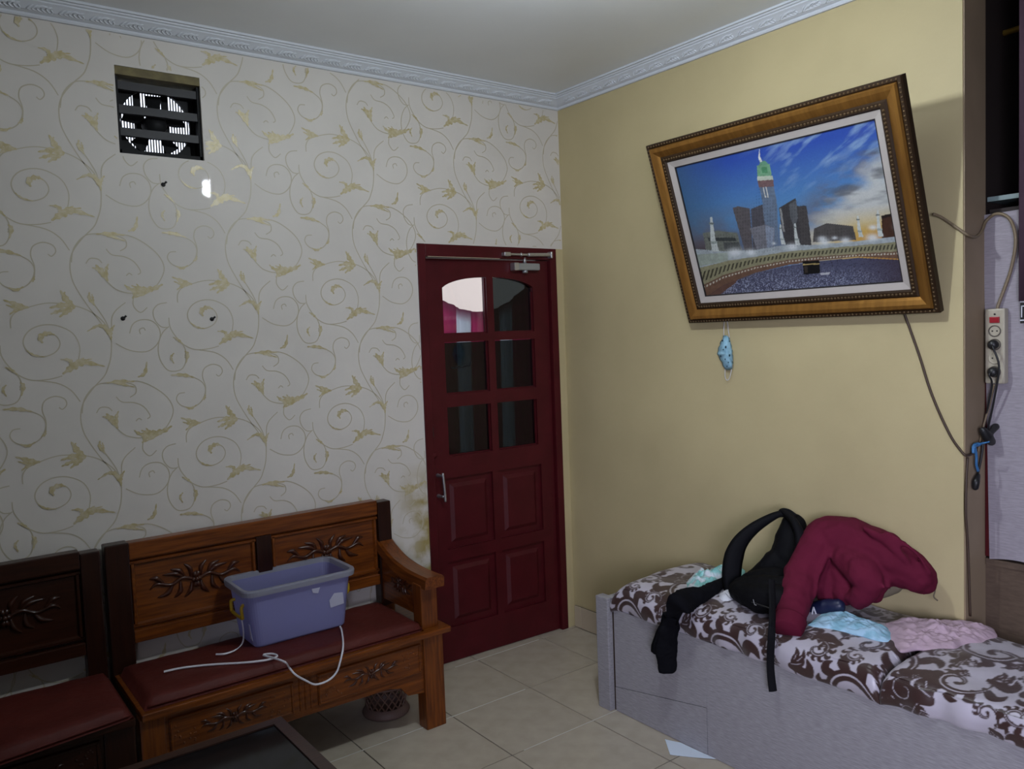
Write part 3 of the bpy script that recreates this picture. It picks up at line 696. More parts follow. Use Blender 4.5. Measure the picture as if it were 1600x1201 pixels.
def cushion(name, X0, X1, Y0, Y1, z0, z1, label, seed, skew=0.0):
    mb = MB(); nx, ny = 64, 28; V = []
    for i in range(nx + 1):
        for j in range(ny + 1):
            a, b = i / nx, j / ny
            # rounded-square plan
            x = X0 + (X1 - X0) * a; y = Y0 + (Y1 - Y0) * b + skew * (1 - b) * (1 - a)
            e = min(min(a, 1 - a) * (X1 - X0), min(b, 1 - b) * abs(Y1 - Y0)); e = min(1, e / 0.035)
            n_ = noise.noise(Vector((x * 7, y * 7, seed))) * .004 + noise.noise(Vector((x * 22, y * 9, seed + 5))) * .0025
            V.append((x, y, z0 + (z1 - z0) * math.sqrt(max(0, 1 - (1 - e) ** 2)) * 0.86 + 0.14 * (z1 - z0) * math.sin(math.pi * a) ** .3 * math.sin(math.pi * b) ** .4 + n_ * e))
    m = ny + 1
    F_ = [(i * m + j, (i + 1) * m + j, (i + 1) * m + j + 1, i * m + j + 1) for i in range(nx) for j in range(ny)]
    k = len(V); V2 = [(x, y, z0) for x, y, z in V]
    per = [i * m for i in range(nx + 1)] + [nx * m + j for j in range(1, m)] + [i * m + ny for i in range(nx - 1, -1, -1)] + [j for j in range(ny - 1, 0, -1)]
    mb.v = V + V2; mb.f = F_ + [tuple(k + i for i in q[::-1]) for q in F_] + [(per[i], per[(i + 1) % len(per)], k + per[(i + 1) % len(per)], k + per[i]) for i in range(len(per))]
    o = mb.build(name, 'red_vinyl', None, True); o.data.validate()
    tag(o, label, 'cushion')
    # piped seam along the front edge
    pp = MB(); pp.tube([(X0 + (X1 - X0) * t, Y0 + skew * (1 - t) + .002, z0 + .012) for t in np.linspace(0.01, .99, 12)], .004, 6, 3); pp.build('piping', 'red_vinyl', o, True)
    return o
cushion('seat_cushion', -2.180, -1.165, -0.452, -0.085, 0.3965, 0.436, 'brownish red vinyl seat cushion under the plastic tub', 1)
cushion('seat_cushion', -3.28, -2.216, -0.475, -0.085, 0.3965, 0.436, 'brownish red vinyl seat cushion in the dark left corner', 2, -0.16)

# ------------------------------------------------------------------ plastic tub
def rrect(cx, cy, w, d, r, n=6):
    out = []
    for (sx, sy, a0) in ((1, 1, 0), (-1, 1, 90), (-1, -1, 180), (1, -1, 270)):
        for k in range(n + 1):
            a = math.radians(a0 + 90 * k / n); out.append((cx + sx * (w / 2 - r) + r * math.cos(a), cy + sy * (d / 2 - r) + r * math.sin(a)))
    return out
def loft(rings):
    mb = MB(); n = len(rings[0][0]); v = [(x, y, z) for ring, z in rings for x, y in ring]
    f = [(i * n + k, i * n + (k + 1) % n, (i + 1) * n + (k + 1) % n, (i + 1) * n + k) for i in range(len(rings) - 1) for k in range(n)]
    f += [tuple(range(n - 1, -1, -1)), tuple((len(rings) - 1) * n + k for k in range(n))]
    return mb.add(v, f)
TXC, TYC, TZ = -1.588, -0.192, 0.4375
tub = thing('plastic_tub', (TXC, TYC, TZ), 'open translucent purple storage tub with yellow handle on the red cushion', 'tub')
o_ = [(rrect(TXC, TYC, .345, .180, .022), TZ), (rrect(TXC, TYC, .358, .192, .030), TZ + .006), (rrect(TXC, TYC, .402, .232, .034), TZ + .202)]
i_ = [(rrect(TXC, TYC, .399, .229, .033), TZ + .202), (rrect(TXC, TYC, .354, .188, .029), TZ + .010)]
part(tub, loft(o_ + i_), 'tub_body', 'bin_plastic', False)
r1 = [(rrect(TXC, TYC, .402, .232, .034), TZ + .195), (rrect(TXC, TYC, .436, .262, .045), TZ + .197), (rrect(TXC, TYC, .440, .266, .046), TZ + .214), (rrect(TXC, TYC, .436, .262, .045), TZ + .220), (rrect(TXC, TYC, .408, .236, .036), TZ + .219), (rrect(TXC, TYC, .404, .232, .034), TZ + .203)]
rm = loft(r1); rm.f = rm.f[:-2]; n = len(r1[0][0]); rm.f += [((5) * n + k, 5 * n + (k + 1) % n, (k + 1) % n, k) for k in range(n)]
part(tub, rm, 'rim', 'bin_rim')
xl = TXC - .193
hd = MB(); hd.tube([(xl - .002, TYC + .052, TZ + .150), (xl - .016, TYC + .055, TZ + .146), (xl - .017, TYC + .053, TZ + .118), (xl - .014, TYC + .046, TZ + .106), (xl - .013, TYC - .046, TZ + .106), (xl - .014, TYC - .055, TZ + .116), (xl - .016, TYC - .056, TZ + .142), (xl - .010, TYC - .050, TZ + .150), (xl - .002, TYC - .036, TZ + .150)], .0062, 8, 4)
part(tub, hd, 'handle', 'yellow_plastic', True)
hr = TXC + .193; hd = MB(); hd.tube([(hr + .002, TYC + .052, TZ + .150), (hr + .016, TYC + .055, TZ + .146), (hr + .014, TYC + .046, TZ + .106), (hr + .013, TYC - .046, TZ + .106), (hr + .016, TYC - .056, TZ + .142), (hr + .002, TYC - .050, TZ + .150)], .006, 8, 4)
part(tub, hd, 'handle', 'yellow_plastic', True)
yf = lambda z: TYC - .0965 - .020 * (z - TZ) / .18
def sticker(pts, side):
    m = MB()
    if side == 'f': m.add([(x, yf(z) - .0012, z) for x, z in pts] + [(x, yf(z) - .0002, z) for x, z in pts], [tuple(range(len(pts))), tuple(range(2 * len(pts) - 1, len(pts) - 1, -1))] + [(i, (i + 1) % len(pts), len(pts) + (i + 1) % len(pts), len(pts) + i) for i in range(len(pts))])
    else:
        xx = lambda z: TXC - .1795 - .022 * (z - TZ) / .18
        m.add([(xx(z) - .0012, y, z) for y, z in pts] + [(xx(z) - .0002, y, z) for y, z in pts], [tuple(range(len(pts))), tuple(range(2 * len(pts) - 1, len(pts) - 1, -1))] + [(i, (i + 1) % len(pts), len(pts) + (i + 1) % len(pts), len(pts) + i) for i in range(len(pts))])
    part(tub, m, 'sticker_scrap', 'sticker')
sticker([(TXC + .11, TZ + .085), (TXC + .165, TZ + .090), (TXC + .16, TZ + .135), (TXC + .125, TZ + .140), (TXC + .105, TZ + .115)], 'f')
sticker([(TXC + .04, TZ + .160), (TXC + .06, TZ + .155), (TXC + .068, TZ + .176), (TXC + .035, TZ + .177)], 'f')
sticker([(TYC - .06, TZ + .03), (TYC - .085, TZ + .028), (TYC - .08, TZ + .06), (TYC - .083, TZ + .085), (TYC - .07, TZ + .088), (TYC - .065, TZ + .06)], 's')

# white strapping bands
def px_band(name, pts, w, label, normal):
    m = MB(); m.band([at(u, v, **k) for u, v, k in pts], w, normal, .0014, 5); return tag(m.build(name, 'white_band'), label, 'strap', 'white plastic bands by the tub')
zt = .442
px_band('strapping_band', [(256, 1049, dict(z=zt)), (285, 1043, dict(z=zt)), (330, 1038, dict(z=zt)), (380, 1035, dict(z=zt)), (415, 1031, dict(z=zt)), (433, 1025, dict(z=zt)), (425, 1021, dict(z=zt + .002)), (411, 1023, dict(z=zt + .003)), (425, 1027, dict(z=zt + .005)), (445, 1034, dict(z=zt + .003)), (452, 1043, dict(y=-.470)), (462, 1054, dict(y=-.486)), (478, 1063, dict(y=-.488)), (493, 1069, dict(y=-.488)), (512, 1063, dict(y=-.488)), (525, 1051, dict(y=-.486)), (531, 1035, dict(y=-.486)), (536, 1010, dict(y=-.462)), (534, 986, dict(z=zt + .004)), (531, 978, dict(z=zt + .006))], .0068, 'long white plastic band looping from the tub over the settle edge', (-.6, -.8, .4))
px_band('strapping_band', [(377, 966, dict(x=TXC - .206)), (380, 985, dict(x=TXC - .202)), (379, 1003, dict(x=TXC - .203)), (369, 1014, dict(z=zt)), (352, 1021, dict(z=zt)), (337, 1022, dict(z=zt))], .0064, 'short white plastic band hanging from the yellow tub handle', (-.8, -.6, .3))

# ------------------------------------------------------------------ lattice basket under the settle
bx, by = -1.215, -0.20
bk = thing('lattice_basket', (bx, by, 0), 'low brown lattice basket on the floor under the settle', 'basket')
part(bk, MB().lathe([(0.094, 0.001), (0.098, 0.010), (0.082, 0.036), (0.078, 0.036), (0.090, 0.010), (0.086, .004)], (bx, by, 0), 28), 'base_band', 'wicker_band', True)
for s_ in (-1, 1):
    for k in range(18):
        a0 = 2 * math.pi * k / 18
        part(bk, MB().tube([(bx + (.079 + .010 * t) * math.cos(a0 + s_ * .7 * t), by + (.079 + .010 * t) * math.sin(a0 + s_ * .7 * t), .034 + .085 * t) for t in (0, .33, .66, 1)], .0035, 5, 2), 'cane', 'wicker')
part(bk, MB().lathe([(.087, .115), (.092, .118), (.092, .126), (.087, .126)], (bx, by, 0), 28), 'top_ring', 'wicker', True)

# ------------------------------------------------------------------ coffee table
tx1, ty1, tz = -1.868, -0.782, 0.402; tx0, ty0 = -3.0, -1.36
tb = thing('coffee_table', ((tx0 + tx1) / 2, (ty0 + ty1) / 2, 0), 'dark glass topped wooden coffee table in front of the settle', 'table')
rim = wallgrid([tx0, tx0 + .035, tx1 - .035, tx1], [ty0, ty0 + .035, ty1 - .035, ty1], [(tx0 + .035, tx1 - .035, ty0 + .035, ty1 - .035)], lambda a, b, d: (a, b, tz - d), .045)
part(tb, rim, 'table_rim', 'wood_table')
part(tb, MB().box(tx0 + .036, tx1 - .036, ty0 + .036, ty1 - .036, tz - .012, tz - .004), 'glass_top', 'table_glass')
for x in (tx0 + .05, tx1 - .05):
    for y in (ty0 + .05, ty1 - .05): part(tb, MB().box(x - .03, x + .03, y - .03, y + .03, 0, tz - .046, .004), 'leg', 'wood_table')
part(tb, MB().box(tx0 + .08, tx1 - .08, ty1 - .065, ty1 - .045, tz - .12, tz - .046), 'apron', 'wood_table'); part(tb, MB().box(tx1 - .065, tx1 - .045, ty0 + .08, ty1 - .08, tz - .12, tz - .046), 'apron', 'wood_table')

# ================================================================== DAYBED
bed = thing('daybed', (-0.26, -1.9, 0), 'grey laminate daybed along the yellow wall', 'bed')
XF = -0.507; YE = -3.3
part(bed, MB().box(-0.530, -0.490, -0.812, -0.745, 0, 0.462, .003), 'corner_post', 'laminate')
part(bed, MB().box(-0.490, -0.012, -0.800, -0.765, 0.002, 0.455, .002), 'end_board', 'laminate')
sl = lambda y: 0.098 + (-0.82 - y) * 0.165
yA, yS = -0.824, -1.287
fnp = lambda a, b, d: (d, a, b)
part(bed, MB().prism([(yA, sl(yA) + .002), (yA, .418), (yS, .418), (yS, .418), (-1.73, .424), (-2.31, .441), (YE, .450), (YE, .002), (yS - .0012, .002), (yS - .0012, sl(yS) + .07), (yS, sl(yS) + .07), (yS, sl(yS) + .002)], fnp, XF, XF + .018), 'side_panel', 'laminate')
part(bed, MB().prism([(yA, .002), (yA, sl(yA)), (yS + .001, sl(yS)), (yS + .001, .002)], fnp, XF - .0012, XF + .017), 'plinth_board', 'laminate')
part(bed, MB().box(XF + .02, -0.02, YE, -0.80, 0.36, 0.385), 'slat_deck', 'laminate_edge')
part(bed, MB().box(XF + .004, XF + .02, yA, -0.812, 0.0, .42), 'filler_strip', 'frame_dark')

# damask raster (periodic)
TP = 0.46; RN = 640
ras = np.zeros((RN, RN), np.float32)
def stamp(arr, pts, w, val=1.0):
    p3, ww = smooth([Vector((a, b, 0)) for a, b in pts], w, 20)
    for p_, r_ in zip(p3, ww):
        k = int(r_ / TP * RN) + 2; ci, cj = int(p_.y / TP * RN), int(p_.x / TP * RN)
        ii, jj = np.mgrid[ci - k:ci + k + 1, cj - k:cj + k + 1]
        d = np.hypot(ii / RN * TP - p_.y, jj / RN * TP - p_.x) < r_
        arr[ii[d] % RN, jj[d] % RN] = val
def scroll(cx,cy,s,rot,m):
    def q(pts):
        c,sn=math.cos(rot),math.sin(rot); return [(cx+s*(m*a*c-b*sn),cy+s*(m*a*sn+b*c)) for a,b in pts]
    sp=lambda t:1.0*math.exp(-t*.235)
    ar=[(math.cos(t)*sp(t),math.sin(t)*sp(t)) for t in np.linspace(-1.6,6.6,24)]
    stamp(ras, q(ar),[s*.03,s*.13,s*.19,s*.2,s*.17,s*.12,s*.10,s*.15])
    # comma-shaped lobes curling off the outside
    for t in np.arange(-1.2,3.6,.62):
        r=sp(t); L=.62*r+.16; W=.17*r+.06
        pt=lambda dt,k:(math.cos(t+dt)*(r+k*L),math.sin(t+dt)*(r+k*L))
        stamp(ras, q([pt(-.35,.02),pt(-.12,.35),pt(.02,.68),pt(-.10,.98),pt(-.30,1.05)]),[s*W*.6,s*W*.9,s*W*1.05,s*W*.7,s*.015])
    # cream vein between stem and lobes
    stamp(ras, q([(math.cos(t)*sp(t)*1.02,math.sin(t)*sp(t)*1.02) for t in np.linspace(-1.3,5.2,20)]),[s*.012,s*.035,s*.03,s*.01], 0.)
    # tail leaf fan
    for a0,L in ((-2.0,.9),(-1.55,1.05),(-1.1,.8)):
        b=(math.cos(-1.6)*sp(-1.6),math.sin(-1.6)*sp(-1.6))
        e=lambda k,o:(b[0]+L*k*math.cos(a0+o),b[1]+L*k*math.sin(a0+o))
        stamp(ras, q([b,e(.4,.1),e(.75,0),e(1,-.3)]),[s*.06,s*.17,s*.13,s*.01]); stamp(ras, q([b,e(.4,.1),e(.7,0)]),[s*.01,s*.02,s*.008], 0.)
for a in ((.115, .125, .088, .4, 1), (.345, .355, .088, 3.54, 1), (.335, .115, .062, 2.3, -1), (.12, .355, .062, 5.4, -1), (.235, .24, .036, 1.0, 1), (.01, .245, .036, 4.0, -1), (.225, .01, .034, 2.9, 1), (.44, .47, .030, .3, 1), (.05, .045, .032, 1.2, -1), (.13, .265, .028, 3.0, 1), (.325, .215, .028, .2, -1), (.235, .40, .026, 2.0, 1)): scroll(*a)
fab = ras.copy()
for _ in range(2): fab = (fab + np.roll(fab, 1, 0) + np.roll(fab, -1, 0) + np.roll(fab, 1, 1) + np.roll(fab, -1, 1)) / 5
attr_mat('satin_damask', 0.38, 0.5, bump=0.25, bscale=16, sheen=0.15)

def ztop(x, y): return 0.532 + 0.006 * noise.noise(Vector((x * 5, y * 5, 1)))
def mattress(y0, y1, label, seed, zl):
    prof = [(-0.478, .388), (-0.500, .415), (-0.514, .424), (-0.521, .440), (-0.524, .460), (-0.520, .485), (-0.508, .506), (-0.488, .520), (-0.455, .528), (-0.40, .534), (-0.32, .538), (-0.24, .538), (-0.16, .536), (-0.10, .534), (-0.05, .530), (-0.022, .520), (-0.014, .500), (-0.014, .450), (-0.016, .388)]
    p3, _ = smooth([Vector((a, 0, b)) for a, b in prof], 1, 14); p3 = p3; m = len(p3)
    arc = np.cumsum([0] + [(p3[i + 1] - p3[i]).length for i in range(m - 1)])
    n = int(abs(y1 - y0) / 0.0034); V = []; UV = []
    for i in range(n + 1):
        s = i / n; y = y0 + (y1 - y0) * s; e = min(abs(y - y0), abs(y1 - y)); lft = abs(y + .815) < .2; k = min(1.0, e / (0.085 if lft else .045)); g = math.sqrt(max(0, 1 - (1 - k) ** 2))
        for j in range(m):
            p_ = p3[j]; nz = noise.noise(Vector((p_.x * 6, y * 6, seed))) * .008 + noise.noise(Vector((p_.x * 16, y * 11, seed + 3))) * .004
            top = max(0.0, (p_.z - 0.40) / .138)
            pk = 0.006 * math.sin(y * 38 + 2 * math.sin(y * 9)) * (1 if 0.42 < p_.z < 0.51 and p_.x < -.4 else 0)
            z = 0.388 + (p_.z - 0.388) * ((0.42 + 0.58 * g) if lft else (.66 + .34 * g)) + nz * top * g
            z += zl * (1 if p_.z < .5 and p_.x < -.46 else 0) * min(1, abs(y - y0) / .3)
            x = p_.x + (pk + nz * .6) * (1 if p_.x < -.4 else 0) * (p_.z > .42) + (1 - g) * .012 * (1 if p_.x < -.4 else 0)
            V.append((x, y, z)); UV.append((arc[j], y))
    mb = MB(); mb.v = V; mb.f = [(i * m + j, (i + 1) * m + j, (i + 1) * m + j + 1, i * m + j + 1) for i in range(n) for j in range(m - 1)]
    mb.f += [(i * m, i * m + m - 1, (i + 1) * m + m - 1, (i + 1) * m) for i in range(n)] + [tuple(range(m)), tuple(n * m + j for j in range(m - 1, -1, -1))]
    o = mb.build('mattress', 'satin_damask', None, True)
    uv = np.array(UV); a = np.floor((uv[:, 0] + seed * .09) / TP * RN).astype(int) % RN; b_ = np.floor((-uv[:, 1] + seed * .13) / TP * RN).astype(int) % RN
    w = fab[a, b_][:, None]; vr = (0.88 + .2 * fbm(uv[:, 0] * 9, uv[:, 1] * 9, 3))[:, None]
    set_print(o.data, (np.array([.47, .44, .50]) * (1 - w) + np.array([.042, .019, .017]) * w) * vr)
    return tag(o, label, 'mattress')
mattress(-0.815, -1.930, 'brown and white scroll patterned mattress under the backpack', 1, 0)
mattress(-1.932, -3.25, 'brown and white scroll patterned mattress at the right edge of the bed', 4, .016)

# ------------------------------------------------------------------ soft things on the bed
def lumps(name, chains, mat, parent=None, voxel=.007, disp=.012, dsize=.07, sm_it=8, bigfold=0.0):
    mb = MB()
    for ch in chains:
        pts = [Vector(c[0]) for c in ch]; rr = [c[1] for c in ch]
        mb.tube(pts, rr, 14, 5); mb.ball(pts[0], rr[0] * .99, 2); mb.ball(pts[-1], rr[-1] * .99, 2)
    o = mb.build(name, mat, parent, True)
    r = o.modifiers.new('fuse', 'REMESH'); r.mode = 'VOXEL'; r.voxel_size = voxel; r.use_smooth_shade = True
    s = o.modifiers.new('soften', 'SMOOTH'); s.factor = .5; s.iterations = sm_it
    if disp:
        tx = bpy.data.textures.new(name + '_folds', 'CLOUDS'); tx.noise_scale = dsize; tx.noise_depth = 1
        d = o.modifiers.new('folds', 'DISPLACE'); d.texture = tx; d.strength = disp; d.mid_level = .5; d.texture_coords = 'LOCAL'
    if bigfold:
        tw = bpy.data.textures.new(name + '_ridges', 'MARBLE'); tw.noise_scale = .09; tw.turbulence = 9; tw.marble_type = 'SOFT'
        d = o.modifiers.new('ridges', 'DISPLACE'); d.texture = tw; d.strength = bigfold; d.mid_level = .5; d.texture_coords = 'LOCAL'
        s2 = o.modifiers.new('soften2', 'SMOOTH'); s2.factor = .5; s2.iterations = 2
    return o
A = lambda u, v, x, r: (at(u, v, x=x), r)

# backpack
bp = thing('backpack', tuple(at(1185, 965, z=.54)), 'black backpack slumped on the bed with its strap arching up', 'backpack')
L0 = Vector(bp.location)
def rel(ch): return [[(p_ - L0, r_) for p_, r_ in c] for c in ch]
FRV = Vector(AF)
FA = lambda u, v, x, r, k=.9, q=.010: (at(u, v, x=x) - FRV * (r * k), q)
lumps('bag_body', rel([[A(1240, 822, -.08, .048), A(1236, 845, -.10, .060), A(1232, 880, -.13, .072), A(1222, 912, -.17, .085), A(1208, 938, -.21, .074)],
                       [A(1160, 920, -.32, .046), A(1172, 924, -.34, .054), A(1196, 926, -.35, .062), A(1222, 926, -.33, .062)], [A(1180, 915, -.27, .06), A(1215, 915, -.24, .07)], [A(1154, 922, -.35, .040), A(1170, 930, -.39, .044), A(1190, 936, -.40, .050), A(1215, 936, -.39, .052)],
                       [A(1164, 912, -.22, .036), A(1190, 902, -.20, .046), A(1216, 880, -.16, .055)],
                       [FA(1172, 912, -.22, .034), FA(1195, 902, -.20, .044), FA(1218, 884, -.15, .07)],
                       [FA(1150, 930, -.33, .05, .8), FA(1180, 938, -.35, .06), FA(1205, 945, -.35, .066)]]), 'black_nylon', bp, .006, .006, .06, 5, .005)
s = MB(); s.band([at(u, v, x=x) - L0 for u, v, x in ((1232, 806, -.10), (1216, 804, -.13), (1182, 823, -.20), (1159, 845, -.25), (1148, 868, -.28), (1144, 894, -.30), (1145, 918, -.30), (1152, 934, -.29))], [.022, .026, .044, .060, .074, .074, .068, .056], tuple(-AF), .012, 6)
s.build('shoulder_strap', 'black_web', bp, True)
s = MB(); s.band([at(u, v, x=x) - L0 for u, v, x in ((1222, 798, -.11), (1240, 812, -.155), (1252, 845, -.18), (1246, 890, -.22), (1228, 925, -.265))], [.022, .03, .045, .045, .03], tuple(-AF), .014, 6)
s.build('shoulder_strap', 'black_web', bp, True)
s = MB(); s.band([at(u, v, x=x) - L0 for u, v, x in ((1206, 905, -.40), (1207, 935, -.45), (1207, 965, -.51), (1206, 990, -.548), (1204, 1030, -.545), (1205, 1055, -.543), (1208, 1080, -.540))], [.022, .024, .025, .025, .025, .026, .027], tuple(-AF), .003, 6)
s.build('webbing_tail', 'black_web', bp, False)
s = MB(); s.tube([at(u, v, x=x) - L0 for u, v, x in ((1143, 926, -.392), (1160, 934, -.425), (1180, 942, -.448), (1203, 950, -.450))], .0026, 6, 5); s.build('zip', 'black_plastic', bp, True)
s = MB(); s.tube([at(u, v, x=x) - L0 for u, v, x in ((1177, 936, -.452), (1179, 944, -.455), (1182, 945, -.455))], .0013, 6, 3); s.build('zip_pull', 'steel', bp, True)
s = MB(); s.tube([at(u, v, x=x) - L0 for u, v, x in ((1216, 806, -.12), (1221, 797, -.11), (1232, 798, -.10), (1244, 806, -.09))], .0075, 8, 5); s.build('grab_handle', 'black_web', bp, True)

# maroon jacket
jk = thing('maroon_jacket', tuple(at(1300, 950, z=.54)), 'maroon fleece jacket heaped on the bed beside the backpack', 'jacket')
L0 = Vector(jk.location)
lumps('jacket_body', rel([[A(1292, 838, -.11, .070), A(1270, 862, -.18, .060), A(1252, 900, -.26, .062), A(1242, 938, -.36, .058), A(1236, 968, -.44, .048)],
                          [A(1292, 842, -.10, .080), A(1318, 845, -.10, .088), A(1345, 858, -.10, .090), A(1380, 872, -.10, .090), A(1412, 886, -.10, .074), A(1434, 900, -.095, .062), A(1444, 910, -.085, .044)],
                          [A(1325, 868, -.15, .060), A(1348, 895, -.20, .060), A(1356, 915, -.21, .052), A(1340, 936, -.22, .038)],
                          [A(1298, 880, -.12, .07), A(1296, 910, -.17, .058), A(1296, 930, -.19, .046)], [A(1316, 900, -.16, .05), A(1322, 930, -.20, .04)],
                          [A(1370, 905, -.15, .05), A(1365, 928, -.16, .036)],
                          [FA(1300, 822, -.10, .080), FA(1285, 850, -.14, .075), FA(1272, 885, -.21, .06), FA(1264, 925, -.28, .055)],
                          [FA(1306, 832, -.10, .085), FA(1322, 865, -.12, .075), FA(1340, 892, -.18, .062), FA(1372, 912, -.19, .05)],
                          [FA(1335, 818, -.10, .085, .95, .012), FA(1372, 842, -.10, .092, .95, .014), FA(1402, 872, -.10, .082, .95, .013), FA(1420, 905, -.10, .06)],
                          [FA(1368, 828, -.10, .085, .92, .010), FA(1410, 852, -.10, .075, .95, .011), FA(1442, 890, -.095, .05)],
                          [FA(1256, 868, -.19, .06), FA(1238, 905, -.27, .058), FA(1232, 945, -.37, .05)],
                          [FA(1350, 850, -.10, .09), FA(1366, 880, -.12, .085), FA(1380, 912, -.15, .055)]]), 'maroon_fleece', jk, .006, .010, .07, 5, .007)
c = MB(); p0, p1 = at(1236, 968, x=-.445) - L0, at(1230, 986, x=-.488) - L0
c.tube([p0, (p0 + p1) / 2, p1], [.051, .049, .044], 24, 4)
cf = c.build('ribbed_cuff', 'maroon_rib', jk, True)
s = MB(); s.tube([at(u, v, x=x) - L0 for u, v, x in ((1456, 915, -.06), (1461, 922, -.06), (1459, 932, -.06), (1465, 938, -.05))], .0022, 6, 5); s.build('drawstring', 'olive_cloth', jk, True)
lumps('lining', rel([[A(1372, 922, -.14, .028), A(1392, 918, -.12, .026), A(1406, 910, -.11, .018)]]), 'olive_cloth', jk, .006, .008, .04, 5)

# navy pouch half hidden under the jacket
nv = thing('navy_pouch', tuple(at(1278, 965, z=.54)), 'small navy pouch with a white mark under the jacket hem', 'pouch'); L0 = Vector(nv.location)
lumps('pouch_body', rel([[A(1272, 955, -.26, .026), A(1285, 950, -.25, .030), A(1310, 946, -.24, .024)]]), 'navy', nv, .005, .005, .04, 5)
s = MB(); m0 = at(1271, 948, x=-.298) - L0; m1 = at(1269, 959, x=-.298) - L0; m2 = at(1275, 959, x=-.298) - L0
s.tube([m0, m1], .0025, 5, 1); s.tube([m0, m2], .0025, 5, 1); s.build('white_mark', 'white_cloth', nv)

def crumple(name, outline, mat, label, h, seed, zb=None, cat='cloth'):
    pts = [at(u, v, z=.545) for u, v in outline]; n = len(pts); c = sum(pts, Vector()) / n
    mb = MB(); NA, NR = 150, 40; V = []
    ring, _ = smooth(pts + [pts[0]], 1, 10); ring = ring[:-1]; K = len(ring)
    for k in range(NR + 1):
        q = k / NR
        for a in range(NA):
            f_ = a / NA * K; i = int(f_); o_ = ring[i].lerp(ring[(i + 1) % K], f_ - i)
            wob = 1 + .05 * noise.noise(Vector((math.cos(a / NA * 6.283) * 4, math.sin(a / NA * 6.283) * 4, seed)))
            p_ = c.lerp(o_, q * (wob if q > .6 else 1)); x, y = p_.x, p_.y
            g = abs(noise.noise(Vector((x * 14, y * 14, seed)))) + .75 * abs(noise.noise(Vector((x * 36, y * 18, seed + 2)))) + .5 * abs(noise.noise(Vector((x * 70, y * 45, seed + 4))))
            e = 1 - q ** 5
            V.append((x, y, ztop(x, y) + .006 + h * e * (.30 + 1.1 * g) * (1.15 - .5 * q) + .004 * e))
    F_ = [(k * NA + a, k * NA + (a + 1) % NA, (k + 1) * NA + (a + 1) % NA, (k + 1) * NA + a) for k in range(NR) for a in range(NA)]
    base = len(V); V += [(v[0], v[1], ztop(v[0], v[1]) + .001) for v in V[-NA:]]
    F_ += [(NR * NA + a, NR * NA + (a + 1) % NA, base + (a + 1) % NA, base + a) for a in range(NA)] + [tuple(base + a for a in range(NA))]
    mb.v = V; mb.f = F_; return tag(mb.build(name, mat, None, True), label, cat)
crumple('crumpled_cloth', [(1262, 972), (1285, 955), (1310, 952), (1345, 962), (1375, 972), (1395, 988), (1385, 1000), (1345, 990), (1310, 982), (1280, 978)], 'blue_cloth', 'pale blue patterned cloth crumpled in front of the jacket', .020, 3)
crumple('crumpled_cloth', [(1382, 970), (1420, 962), (1470, 966), (1515, 968), (1552, 978), (1557, 992), (1538, 1000), (1505, 1004), (1490, 1012), (1440, 1010), (1405, 1012), (1392, 996)], 'pink_cloth', 'dusty pink cloth crumpled at the right of the bed', .024, 8)
crumple('crumpled_cloth', [(1072, 908), (1085, 896), (1110, 892), (1140, 882), (1165, 888), (1150, 905), (1125, 912), (1112, 924), (1095, 928), (1078, 922)], 'teal_cloth', 'teal and white cloth bundled at the left end of the bed', .034, 12)
crumple('crumpled_cloth', [(1122, 928), (1130, 922), (1145, 922), (1150, 932), (1138, 936), (1126, 934)], 'white_cloth', 'small white cloth peeping out under the backpack', .012, 15)

# black garment sleeve draped over the bed edge
bs = MB(); pts = [at(1140, 905, z=.555), at(1122, 914, z=.560), at(1100, 928, z=.560), at(1078, 934, z=.562), at(1062, 945, z=.560), at(1052, 962, x=-.525), at(1046, 985, x=-.552), at(1042, 1012, x=-.556), at(1043, 1035, x=-.553), at(1044, 1050, x=-.551)]
bs.band(pts, [.04, .055, .075, .110, .120, .100, .085, .100, .095, .085], tuple(-AF + np.array([0, 0, .5])), .020, 8)
bo = bs.build('black_garment', 'black_cloth', None, True)
sub = bo.modifiers.new('sub', 'SUBSURF'); sub.levels = 2; sub.render_levels = 2
tx = bpy.data.textures.new('garment_folds', 'CLOUDS'); tx.noise_scale = .045; d = bo.modifiers.new('folds', 'DISPLACE'); d.texture = tx; d.strength = .014; d.texture_coords = 'LOCAL'
tag(bo, 'black garment sleeve hanging down over the grey bed panel', 'garment')
bs = MB(); bs.band([at(1050, 965, x=-.548), at(1040, 990, x=-.556), at(1032, 1012, x=-.560), at(1027, 1022, x=-.560)], [.05, .07, .07, .05], tuple(-AF), .008, 6); bs.build('hem_flap', 'black_cloth', bo, True)

# paper on the floor
pq = [at(1039, 1156, z=0), at(1073, 1156, z=0), at(1129, 1182, z=0), at(1047, 1180, z=0)]
for q in pq: q.x = min(q.x, XF - .004)
pm = MB(); N = 8; V = []
for i in range(N + 1):
    for j in range(N + 1):
        a, b_ = i / N, j / N; q = (pq[0] * (1 - a) + pq[1] * a) * (1 - b_) + (pq[3] * (1 - a) + pq[2] * a) * b_
        V.append((q.x, q.y, .0022 + .004 * (a * b_) ** 2 + .002 * (1 - a) ** 3))
pm.v = V + [(x, y, z - .0012) for x, y, z in V]; K = (N + 1) ** 2
fs = [(i * (N + 1) + j, (i + 1) * (N + 1) + j, (i + 1) * (N + 1) + j + 1, i * (N + 1) + j + 1) for i in range(N) for j in range(N)]
per = [i * (N + 1) for i in range(N + 1)] + [N * (N + 1) + j for j in range(1, N + 1)] + [i * (N + 1) + N for i in range(N - 1, -1, -1)] + [j for j in range(N - 1, 0, -1)]
pm.f = fs + [tuple(K + i for i in q[::-1]) for q in fs] + [(per[i], per[(i + 1) % len(per)], K + per[(i + 1) % len(per)], K + per[i]) for i in range(len(per))]
